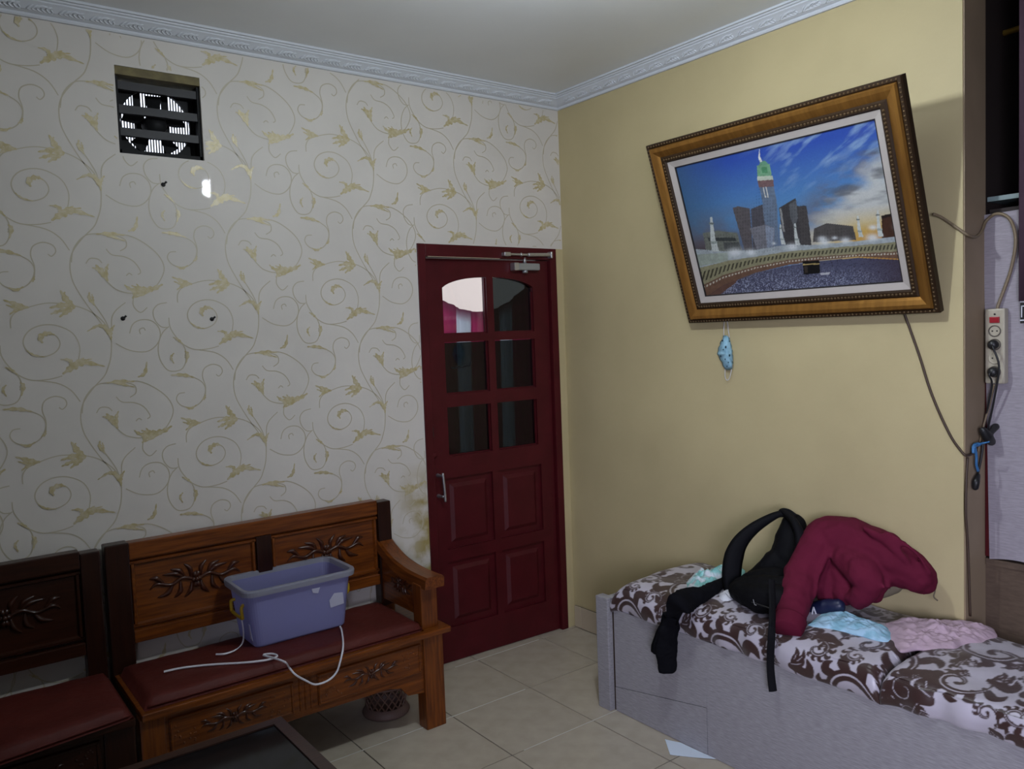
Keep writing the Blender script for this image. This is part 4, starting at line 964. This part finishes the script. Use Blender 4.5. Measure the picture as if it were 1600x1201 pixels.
tag(pm.build('paper_sheet', 'paper'), 'pale blue sheet of paper on the floor against the bed', 'paper')

# ================================================================== FRAMED PICTURE
tl = math.radians(18.3); PW, PH = 1.040, 0.752
PB = Vector((-0.014, -0.847, 1.556)); pa = Vector((0, -1, 0)); pb = Vector((-math.sin(tl), 0, math.cos(tl))); pn = Vector((-math.cos(tl), 0, -math.sin(tl)))
pic = thing('framed_picture', tuple(PB + pa * PW / 2), 'gilt framed picture of a tall clock tower leaning out from the yellow wall', 'picture')
pf = lambda a, b, d: tuple(PB + pa * a + pb * b + pn * d)
def rings(lst):
    mb = MB(); v = []
    for i, d in lst: v += [pf(i, i, d), pf(PW - i, i, d), pf(PW - i, PH - i, d), pf(i, PH - i, d)]
    n = len(lst); mb.add(v, [(k * 4 + e, k * 4 + (e + 1) % 4, ((k + 1) % n) * 4 + (e + 1) % 4, ((k + 1) % n) * 4 + e) for k in range(n) for e in range(4)]); return mb
part(pic, rings([(0, 0), (0, .024), (.004, .030), (.013, .030), (.017, .026), (.017, 0)]), 'outer_moulding', 'frame_dark')
part(pic, rings([(.017, .002), (.017, .030), (.022, .037), (.034, .036), (.048, .029), (.058, .023), (.058, .002)]), 'gilt_moulding', 'gold')
part(pic, rings([(.058, .002), (.058, .024), (.064, .029), (.078, .029), (.084, .022), (.084, .002)]), 'inner_moulding', 'frame_dark')
part(pic, rings([(.084, .002), (.084, .021), (.108, .015), (.108, .002)]), 'linen_liner', 'liner')
part(pic, rings([(.108, .002), (.108, .0145), (.112, .0135), (.112, .002)]), 'inner_edge', 'black_line')
for ins, step, rr_ in ((.0085, .014, .0042), (.071, .013, .005)):
    bd = MB(); w, h_ = PW - 2 * ins, PH - 2 * ins; hh = .029 if ins < .05 else .028
    for k in range(int(w / step)):
        for b_ in (ins, PH - ins): bd.ball(pf(ins + step * (k + .5), b_, hh), rr_, 1)
    for k in range(int(h_ / step)):
        for a in (ins, PW - ins): bd.ball(pf(a, ins + step * (k + .5), hh), rr_, 1)
    tag(part(pic, bd, 'bead_row', 'bead', True), kind='stuff')
part(pic, MB().add([pf(a, b_, d) for d in (-.0, .004) for a, b_ in ((.02, .02), (PW - .02, .02), (PW - .02, PH - .02), (.02, PH - .02))], [(0, 1, 2, 3), (4, 5, 6, 7), (0, 1, 5, 4), (1, 2, 6, 5), (2, 3, 7, 6), (3, 0, 4, 7)]), 'backing_board', 'frame_dark')
# print on the canvas
I0 = .110; nu, nv_ = 420, 280
aa = np.linspace(I0, PW - I0, nu); bb = np.linspace(I0, PH - I0, nv_)
GA, GB = np.meshgrid(aa, bb, indexing='ij'); D0 = .009
P3 = np.array(PB)[None, None] + np.array(pa) * GA[..., None] + np.array(pb) * GB[..., None] + np.array(pn) * D0
# picture layout is drawn in the coordinates of a 1452 x 1201 sketch of the framed print
dd = P3 - CAM; zz = dd @ AF; X = ((800 + F_PX * (dd @ AR) / zz) - 980) * 2.792; Y = ((600.5 - F_PX * (dd @ AU) / zz) - 90) * 2.792
Sx = (GA - I0) / (PW - 2 * I0); Ty = 1 - (GB - I0) / (PH - 2 * I0)
def mix(a, b, k): return a * (1 - k[..., None]) + b * k[..., None]
st = lambda v, lo, hi: np.clip((v - lo) / (hi - lo), 0, 1)
C = np.zeros(X.shape + (3,)) + srgb(30, 78, 182)
C = mix(C, srgb(84, 148, 205), st(Ty, .05, .42)); C = mix(C, srgb(62, 104, 140), st(.30 - Sx, 0, .3) * .8); C = mix(C, srgb(104, 108, 124), st(.60 - Sx, 0, .3) * st(Ty, .32, .55) * st(fbm(Sx * 8, Ty * 8, 4, 21), .2, .6)); C = mix(C, srgb(85, 62, 60), st(.40 - Sx, 0, .3) * st(Ty, .52, .68))
dg = Ty - (0.74 - 0.62 * st(Sx, .45, 1.05)); cl = fbm(Sx * 9 + Ty * 3, Ty * 13 - Sx * 4, 5, 3)
C = mix(C, srgb(112, 118, 140), st(cl, .40, .62) * st(dg, -.22, -.02) * st(Sx, .25, .5) * .85)
C = mix(C, srgb(205, 208, 205), st(dg + .25 * (cl - .5), -.02, .16) * st(Sx, .42, .70)); C = mix(C, srgb(92, 96, 105), st(fbm(Sx * 6 + 9, Ty * 16, 4, 8), .52, .66) * st(Sx, .5, .8) * st(.6 - Ty, 0, .2) * st(dg, -.2, 0) * .75)
C = mix(C, srgb(150, 185, 222), st(fbm(Sx * 16 + Ty * 10, Ty * 22 + Sx * 9, 4, 11), .52, .80) * st(.42 - Ty, 0, .25) * st(Sx, .35, .6) * .65)
C = mix(C, srgb(222, 190, 90), st(Sx, .55, .85) * st(Ty, .50, .66)); C = mix(C, srgb(205, 140, 30), st(Sx, .72, .92) * st(Ty, .60, .70) * .8)
gr = fbm(X / 9, Y / 9, 3, 5); fine = vnoise(X / 3.2, Y / 3.2, 6)
def poly(pts, c, k=1.0, tex=.25):
    global C
    m = inpoly(X, Y, pts); C[m] = (C * (1 - k) + np.array(c) * k * (1 - tex + 2 * tex * gr[..., None]))[m]
poly([(330,765),(400,755),(480,765),(500,842),(345,850)], srgb(118, 122, 112)); poly([(352,785),(470,785),(478,800),(356,800)], srgb(60, 66, 66)); poly([(420,805),(488,805),(494,835),(424,838)], srgb(82, 86, 84))
poly([(460,655),(485,648),(535,658),(548,848),(515,852),(484,740)], srgb(98, 92, 95)); poly([(540,660),(585,642),(640,630),(655,850),(550,850)], srgb(86, 84, 92)); poly([(590,640),(640,632),(656,720),(656,840),(612,840)], srgb(128, 150, 178), .7)
poly([(572,545),(636,545),(654,640),(660,850),(610,850),(592,640)], srgb(108, 126, 150)); poly([(590,560),(595,560),(606,610),(601,610)], srgb(225, 225, 215)); poly([(603,560),(608,560),(618,610),(612,610)], srgb(225, 225, 215))
poly([(569,535),(637,530),(640,562),(575,566)], srgb(128, 98, 98)); poly([(566,518),(634,514),(637,532),(569,537)], srgb(205, 215, 195)); poly([(566,470),(622,464),(630,515),(568,518)], srgb(120, 175, 135)); poly([(572,472),(585,452),(602,450),(618,466)], srgb(105, 165, 130)); poly([(585,478),(608,476),(614,502),(588,504)], srgb(80, 150, 105))
poly([(572,432),(577,395),(580,432),(590,455),(578,456)], srgb(225, 228, 225)); poly([(560,366),(566,382),(574,386),(580,370),(575,365),(573,377),(567,377),(565,364)], srgb(230, 232, 230))
poly([(535,745),(600,728),(642,742),(640,852),(572,856)], srgb(126, 126, 135)); poly([(602,732),(640,744),(636,850),(612,850)], srgb(150, 166, 190), .7)
poly([(662,655),(735,612),(742,648),(782,645),(795,740),(805,825),(695,828),(672,740)], srgb(70, 68, 70)); poly([(705,640),(738,622),(745,700),(730,740),(712,700)], srgb(104, 108, 112), .8); poly([(745,650),(782,648),(800,815),(760,818)], srgb(78, 74, 74)); poly([(664,660),(672,655),(688,760),(680,760)], srgb(190, 190, 185), .6)
poly([(815,745),(870,722),(985,735),(1000,795),(810,805)], srgb(84, 80, 78)); poly([(1110,695),(1198,672),(1216,790),(1112,795)], srgb(72, 44, 30)); poly([(1108,690),(1198,667),(1199,680),(1110,703)], srgb(40, 26, 24))
poly([(245,850),(300,835),(440,845),(560,838),(700,815),(800,818),(1000,800),(1225,775),(1228,812),(800,850),(560,880),(290,925)], srgb(170, 180, 185)); poly([(275,860),(440,850),(440,885),(285,915)], srgb(160, 172, 150), .7)
poly([(283,925),(440,885),(560,868),(700,845),(800,836),(1000,820),(1228,798),(1234,842),(1000,856),(800,870),(700,882),(560,908),(420,948),(305,1004)], srgb(150, 146, 112))
m = inpoly(X, Y, [(286,945),(440,902),(560,878),(700,855),(800,846),(1000,828),(1229,808),(1233,832),(1000,846),(800,862),(700,872),(560,895),(420,935),(302,990)]) & (np.sin(X / 2.6 + Y / 9) > .15); C[m] = srgb(70, 66, 48)
poly([(305,1004),(420,948),(560,908),(700,882),(800,870),(1000,856),(1234,842),(1238,880),(1000,868),(800,890),(700,905),(560,938),(420,992),(316,1062)], srgb(118, 86, 66)); 
m = inpoly(X, Y, [(306,1012),(420,955),(560,914),(700,887),(800,875),(1000,860),(1235,848),(1236,856),(1000,866),(800,881),(700,893),(560,920),(420,962),(308,1020)]) & (np.sin(X / 2.2) > -.1); C[m] = srgb(205, 200, 180)
plaza = inpoly(X, Y, [(316,1066),(420,994),(560,940),(700,908),(800,892),(1000,872),(1238,884),(1262,1010),(318,1085)])
pc = np.zeros(C.shape) + srgb(82, 84, 112); pc = mix(pc, srgb(178, 186, 212), st(fine, .45, .85) * st(Y, 900, 1000) * st(1240 - X, 0, 220) * .95); pc = mix(pc, srgb(40, 32, 48), st(vnoise(X / 4, Y / 3, 9), .62, .9) * .8); pc = mix(pc, srgb(66, 50, 60), st(X, 980, 1200) * .7); pc = mix(pc, srgb(100, 70, 62), st(470 - X, 0, 140) * .7)
C[plaza] = pc[plaza]
poly([(316,1066),(420,994),(480,968),(470,985),(380,1050),(330,1084)], srgb(105, 74, 62)); poly([(1195,852),(1236,848),(1250,925),(1215,900)], srgb(112, 118, 104), .8)
poly([(765,888),(838,884),(842,940),(770,946)], srgb(14, 13, 15), 1, 0); poly([(766,900),(839,896),(839,901),(766,905)], srgb(190, 165, 100), 1, 0); poly([(772,910),(786,909),(788,938),(775,940)], srgb(60, 52, 44), 1, 0); poly([(842,940),(885,936),(882,944),(845,948)], srgb(200, 200, 205))
for (x, y0, y1, w) in ((366, 695, 845, 13), (668, 728, 815, 8), (731, 722, 818, 9), (1006, 688, 782, 9), (1092, 664, 780, 10)):
    k = (y1 - y0) * .11 if x < 600 else 12
    poly([(x - w * .35, y0), (x + w * .35, y0), (x + w * .7 + k * .6, y0 + (y1 - y0) * .66), (x + w * 1.5 + k, y1), (x - w * .9 + k, y1), (x - w * .6 + k * .3, y0 + (y1 - y0) * .66)], srgb(205, 212, 208), 1, .15)
    poly([(x - w * .9 + k * .6, y0 + (y1 - y0) * .70), (x + w * 1.3 + k * .6, y0 + (y1 - y0) * .70), (x + w * 1.3 + k * .6, y0 + (y1 - y0) * .78), (x - w * .9 + k * .6, y0 + (y1 - y0) * .78)], srgb(160, 172, 165))
    poly([(x - w * .7, y0 + (y1 - y0) * .16), (x + w * .9, y0 + (y1 - y0) * .16), (x + w * .9, y0 + (y1 - y0) * .22), (x - w * .7, y0 + (y1 - y0) * .22)], srgb(120, 128, 126))
for x, y, r_ in ((850, 790, 17), (905, 786, 11), (952, 797, 20), (1072, 740, 17), (1070, 785, 26), (1190, 737, 20), (640, 810, 8), (1190, 785, 13), (470, 850, 30), (540, 850, 22), (720, 825, 22), (860, 805, 22)):
    k = np.exp(-(((X - x) / r_) ** 2 + ((Y - y) / (r_ * .6)) ** 2)); C = mix(C, srgb(232, 238, 240), np.clip(k * 1.1, 0, 1) * .85)
bl = np.zeros(X.shape, bool)
for pg in ([(460,655),(548,655),(548,848),(515,852)], [(572,566),(654,640),(660,850),(550,850),(545,660)], [(665,655),(735,620),(782,650),(805,825),(695,828)], [(815,750),(985,740),(1000,795),(810,805)], [(330,770),(480,770),(500,842),(345,850)]): bl |= inpoly(X, Y, pg)
grid = (np.sin(X / 1.9) > .2) & (np.sin(Y / 2.3 + X / 14) > -.1); C[bl & grid] *= .78
C = C * .90 + C.mean(axis=2, keepdims=True) * .10
C *= 0.70
C *= (0.93 + .14 * fine)[..., None]
cvm = MB(); cvm.v = [tuple(q) for q in (P3.reshape(-1, 3) - np.array(pic.location))]; cvm.f = [(i * nv_ + j, (i + 1) * nv_ + j, (i + 1) * nv_ + j + 1, i * nv_ + j + 1) for i in range(nu - 1) for j in range(nv_ - 1)]
attr_mat('canvas_print', 0.5, 0.35)
cv = cvm.build('canvas', 'canvas_print', pic, True); set_print(cv.data, C.reshape(-1, 3)); tag(cv, 'printed canvas with a tower and crowd under a blue and yellow sky')

# hanging wire nail hidden behind the frame top
hk = MB(); hk.tube([(0, -1.367, 2.20), (-0.10, -1.367, 2.20), tuple(PB + pa * PW / 2 + pb * (PH - .06) + pn * -.002)], .0015, 6, 4)
part(pic, hk, 'hanging_wire', 'dull_steel')

# face mask hanging below the picture
mk = thing('face_mask', tuple(at(1133, 578, x=-.02)), 'light blue face mask with dark print hanging below the picture', 'mask'); L0 = Vector(mk.location)
out = [(1131, 524), (1138, 525), (1143, 540), (1145, 556), (1145, 570), (1142, 577), (1133, 577), (1127, 565), (1121, 553), (1123, 542), (1128, 530)]
cc = at(1134, 552, x=-.045) - L0; mm = MB(); V = [tuple(cc)]; Kp = len(out) * 4
rg, _ = smooth([at(u, v, x=-.012) - L0 for u, v in out + [out[0]]], 1, 4); rg = rg[:-1]; NRr = 5
for k in range(1, NRr + 1):
    for p_ in rg:
        q = cc.lerp(p_, k / NRr); q.x = cc.x + (p_.x - cc.x) * (k / NRr) ** 2 + .003 * math.sin(q.z * 260); V.append(tuple(q))
n = len(rg); fs = [(0, 1 + a, 1 + (a + 1) % n) for a in range(n)] + [(1 + (k - 1) * n + a, 1 + (k - 1) * n + (a + 1) % n, 1 + k * n + (a + 1) % n, 1 + k * n + a) for k in range(1, NRr) for a in range(n)]
back = len(V); V.append(tuple(cc + Vector((.036, 0, 0)))); fs += [(back, 1 + (NRr - 1) * n + (a + 1) % n, 1 + (NRr - 1) * n + a) for a in range(n)]
mm.add(V, fs); mm.build('mask_cloth', 'mask_blue', mk, True)
for (u, v, r_) in ((1129, 532, .0035), (1134, 542, .0045), (1140, 533, .003), (1126, 556, .004), (1140, 555, .0045), (1133, 561, .003), (1130, 546, .0025), (1138, 566, .0028), (1136, 572, .0028)):
    dep = -.012 - .036 * (1 - (abs(u - 1134) / 13) ** 2 * .8) * (1 - (abs(v - 552) / 27) ** 2 * .8)
    MB().ball(at(u, v, x=dep) - L0, (.0016, r_, r_ * 1.3), 1).build('printed_spot', 'mask_print', mk, True)
s = MB(); s.tube([at(u, v, x=-.012) - L0 for u, v in ((1131, 527), (1131, 512), (1132, 501), (1135, 499), (1137, 506), (1138, 516), (1140, 528))], .0013, 6, 4); s.build('ear_loop', 'white_cloth', mk, True)
s = MB(); s.tube([at(u, v, x=-.012) - L0 for u, v in ((1133, 576), (1133, 588), (1136, 594), (1140, 590), (1143, 577))], .0013, 6, 4); s.build('ear_loop', 'white_cloth', mk, True)

# ================================================================== ALCOVE AT THE RIGHT EDGE
lp = tag(MB().box(WT, WT + .02, -3.3, E - .004, 0, 0.722, 0).build('lower_panel', 'panel_brown'), 'brown wooden panel behind the bed under the grey board', 'panel')
part(lp, MB().box(WT - .006, WT, -3.3, E - .006, .700, .722, .002), 'ledge', 'panel_brown')
ed = at(1589, 600, x=.15).y
bd = MB(); N = 14; ys_ = np.linspace(at(1546, 700, x=.142).y, ed - .05, N)
pts = [(y, 0.722 + .010 * math.sin(k / (N - 1) * 2.4)) for k, y in enumerate(ys_)] + [(ys_[-1], 1.866), (at(1536, 400, x=.142).y, 1.862)]
gb = tag(bd.prism(pts, lambda a, b, d: (d, a, b), .142, .148).build('grey_board', 'board_sheet'), 'grey woven look board standing behind the end of the bed', 'board')
part(gb, MB().box(.143, .150, E - .030, E - .006, .73, 1.86), 'red_edge_strip', 'maroon_paint')
pcx = at(1594, 300, x=.13).y
pc_ = MB(); V = []; n = 26
for i in range(n):
    y = pcx - .40 * i / (n - 1)
    for z in (1.575, 1.9, 2.3, 2.66): V.append((.120 + .012 * math.sin(i * 1.1), y, z))
pc_.v = V; pc_.f = [(i * 4 + k, (i + 1) * 4 + k, (i + 1) * 4 + k + 1, i * 4 + k + 1) for i in range(n - 1) for k in range(3)]
po = pc_.build('purple_drape', 'purple_cloth', None, True); po.modifiers.new('t', 'SOLIDIFY').thickness = .004
tag(po, 'dark purple drape hanging at the far right edge', 'drape')
sg = thing('black_sign', tuple(at(1597, 488, x=.125)), 'small black sign with white border at the far right edge', 'sign')
y0_ = at(1594.5, 488, x=.13).y; part(sg, MB().box(.128, .134, y0_ - .16, y0_, 1.505, 1.575), 'sign_plate', 'black_plastic')
bo_ = MB(); bo_.box(.1265, .128, y0_ - .16, y0_, 1.571, 1.575); bo_.box(.1265, .128, y0_ - .16, y0_, 1.513, 1.517); bo_.box(.1265, .128, y0_ - .006, y0_ - .003, 1.524, 1.560); bo_.box(.1265, .128, y0_ - .013, y0_ - .003, 1.558, 1.561); part(sg, bo_, 'sign_border', 'white_cloth')
gr_ = MB(); ga = Vector((0.30, E - .03, 2.40)); gr_.tube([tuple(at(1535, 62, x=.32)), tuple(at(1568, 52, x=.30)), tuple(at(1605, 40, x=.28)), tuple(at(1720, 0, x=.24))], .010, 10, 3)
tag(gr_.build('gilt_rail', 'gilt', None, True), 'thin gilt rail high in the dark space beyond the wall', 'rail')
sh = MB(); sh.box(.16, .42, -2.5, E - .006, 1.905, 1.920); so_ = tag(sh.build('shelf', 'pale_glass'), 'pale shelf edge above the grey board at far right', 'shelf')
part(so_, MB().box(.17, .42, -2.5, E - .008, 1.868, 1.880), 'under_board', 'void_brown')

# power strip
pst = thing('power_strip', tuple(at(1556, 600, x=.13)), 'beige four socket power strip with red switch on the grey board', 'power strip')
yc = at(1556, 540, x=.12).y; zc = (at(1556, 482, x=.12).z + at(1556, 599, x=.12).z) / 2; hz = (at(1556, 482, x=.12).z - at(1556, 599, x=.12).z) / 2
part(pst, MB().box(.112, .1418, yc - .030, yc + .030, zc - hz, zc + hz, .006), 'housing', 'strip_plastic')
part(pst, MB().box(.107, .113, yc - .015, yc + .015, zc + hz - .046, zc + hz - .026, .002), 'switch', 'switch_red')
part(pst, MB().lathe([(.003, .1105), (.003, .113)], (0, yc, zc + hz - .018), 8, 'x'), 'indicator', 'black_plastic')
for k in range(4):
    z = zc + hz - .072 - k * .044
    so = part(pst, MB().lathe([(.019, .1135), (.019, .1095), (.016, .1095), (.015, .113), (.002, .113)], (0, yc, z), 20, 'x'), 'socket', 'socket_dark' if k != 2 else 'strip_plastic', True)
    hh = MB(); hh.box(.110, .1125, yc - .009, yc - .005, z - .002, z + .002); hh.box(.110, .1125, yc + .005, yc + .009, z - .002, z + .002)
    part(so, hh, 'pin_holes', 'black_plastic')
def plug(z, label, cable):
    t = thing('plug', (.108, yc, z), label, 'plug')
    part(t, MB().lathe([(.015, .108), (.016, .095), (.009, .084)], (0, yc, z), 16, 'x'), 'plug_body', 'black_plastic', True)
    part(t, MB().tube(cable, .0032, 6, 5), 'cable', 'black_plastic', True)
zz1 = zc + hz - .116; zz2 = zc + hz - .204
plug(zz1, 'black plug in the second socket of the power strip', [(.09, yc, zz1), (.078, yc - .010, zz1 - .012), tuple(at(1561, 572, x=.085)), tuple(at(1556, 610, x=.10)), tuple(at(1548, 650, x=.12)), tuple(at(1540, 682, x=.128))])
plug(zz2, 'black plug in the lowest socket of the power strip', [(.09, yc, zz2), (.080, yc + .004, zz2 - .010), tuple(at(1550, 600, x=.10)), tuple(at(1543, 640, x=.12)), tuple(at(1537, 672, x=.128))])

def cord(name, pts, r, mat, label, grp=None):
    m = MB(); m.tube([at(u, v, **k) for u, v, k in pts], r, 7, 6); return tag(m.build(name, mat, None, True), label, 'cable', grp)
W0 = dict(x=-.006); EF = dict(y=E - .010)
cord('electric_cable', [(1412, 486, dict(x=-.012)), (1424, 520, W0), (1438, 560, W0), (1452, 605, W0), (1468, 645, W0), (1486, 682, W0), (1500, 702, dict(x=-.008)), (1509, 711, dict(y=E - .012)), (1519, 708, EF), (1527, 697, EF), (1533, 688, EF)], .0042, 'cable_brown', 'brown cable sagging from the picture corner to the wall end')
cord('electric_cable', [(1512, 714, EF), (1510, 745, EF), (1509, 800, EF), (1512, 850, EF), (1514, 900, EF), (1516, 962, EF)], .0040, 'cable_brown', 'brown cable running down the end of the wall to the bed')
cord('electric_cable', [(1458, 334, dict(x=-.03)), (1470, 339, W0), (1484, 348, W0), (1497, 357, dict(x=-.010)), (1512, 367, dict(y=E - .014)), (1524, 370, dict(y=E - .014)), (1534, 362, dict(y=E - .016)), (1541, 345, dict(x=.132)), (1556, 334, dict(x=.130)), (1572, 337, dict(x=.128)), (1583, 352, dict(x=.128)), (1587, 380, dict(x=.130)), (1580, 420, dict(x=.134)), (1568, 455, dict(x=.134)), (1560, 476, dict(x=.130)), (1558, 486, dict(x=.127))], .0050, 'cable_tan', 'tan cable from the picture looping up over the grey board to the power strip')
cord('electric_cable', [(1554, 600, dict(x=.118)), (1548, 625, dict(x=.120)), (1541, 650, dict(x=.122)), (1535, 672, EF), (1531, 690, EF), (1529, 705, EF)], .0035, 'cable_tan', 'pale cable hanging below the power strip to the blue tie')
ad = thing('cable_adapter', tuple(at(1545, 690, y=E - .03)), 'black adapter bundle tied at the end of the wall', 'adapter'); L0 = Vector(ad.location)
lumps('adapter_body', rel([[(at(1536, 672, y=E - .03), .012), (at(1543, 682, y=E - .035), .017), (at(1549, 690, y=E - .035), .014)], [(at(1547, 677, y=E - .04), .009), (at(1556, 666, y=E - .04), .012)]]), 'black_plastic', ad, .004, 0, .03, 3)
s = MB(); s.tube([at(1536, 690, y=E - .02) - L0, at(1534, 710, y=E - .018) - L0, at(1530, 730, y=E - .016) - L0, at(1527, 742, y=E - .016) - L0], .004, 6, 4); s.build('adapter_lead', 'black_plastic', ad, True)
pl2 = thing('plug', tuple(at(1526, 755, y=E - .02)), 'loose black plug hanging below the blue tie', 'plug'); L0 = Vector(pl2.location)
lumps('plug_body', rel([[(at(1528, 742, y=E - .018), .008), (at(1525, 752, y=E - .022), .012), (at(1524, 761, y=E - .020), .011)]]), 'black_plastic', pl2, .004, 0, .03, 2)
bt = MB(); bt.band([at(1521, 708, y=E - .024), at(1523, 697, y=E - .024), at(1530, 694, y=E - .026), at(1538, 692, y=E - .045), at(1546, 690, y=E - .055)], [.010, .016, .014, .006, .005], tuple(-AF), .003, 5); bt.band([at(1523, 697, y=E - .026), at(1526, 712, y=E - .024), at(1526, 726, y=E - .022), at(1529, 736, y=E - .022)], [.012, .010, .010, .012], tuple(-AF), .003, 5)
tag(bt.build('ribbon_tie', 'ribbon_blue', None, True), 'shiny blue ribbon tying the cables together at the wall end', 'ribbon')
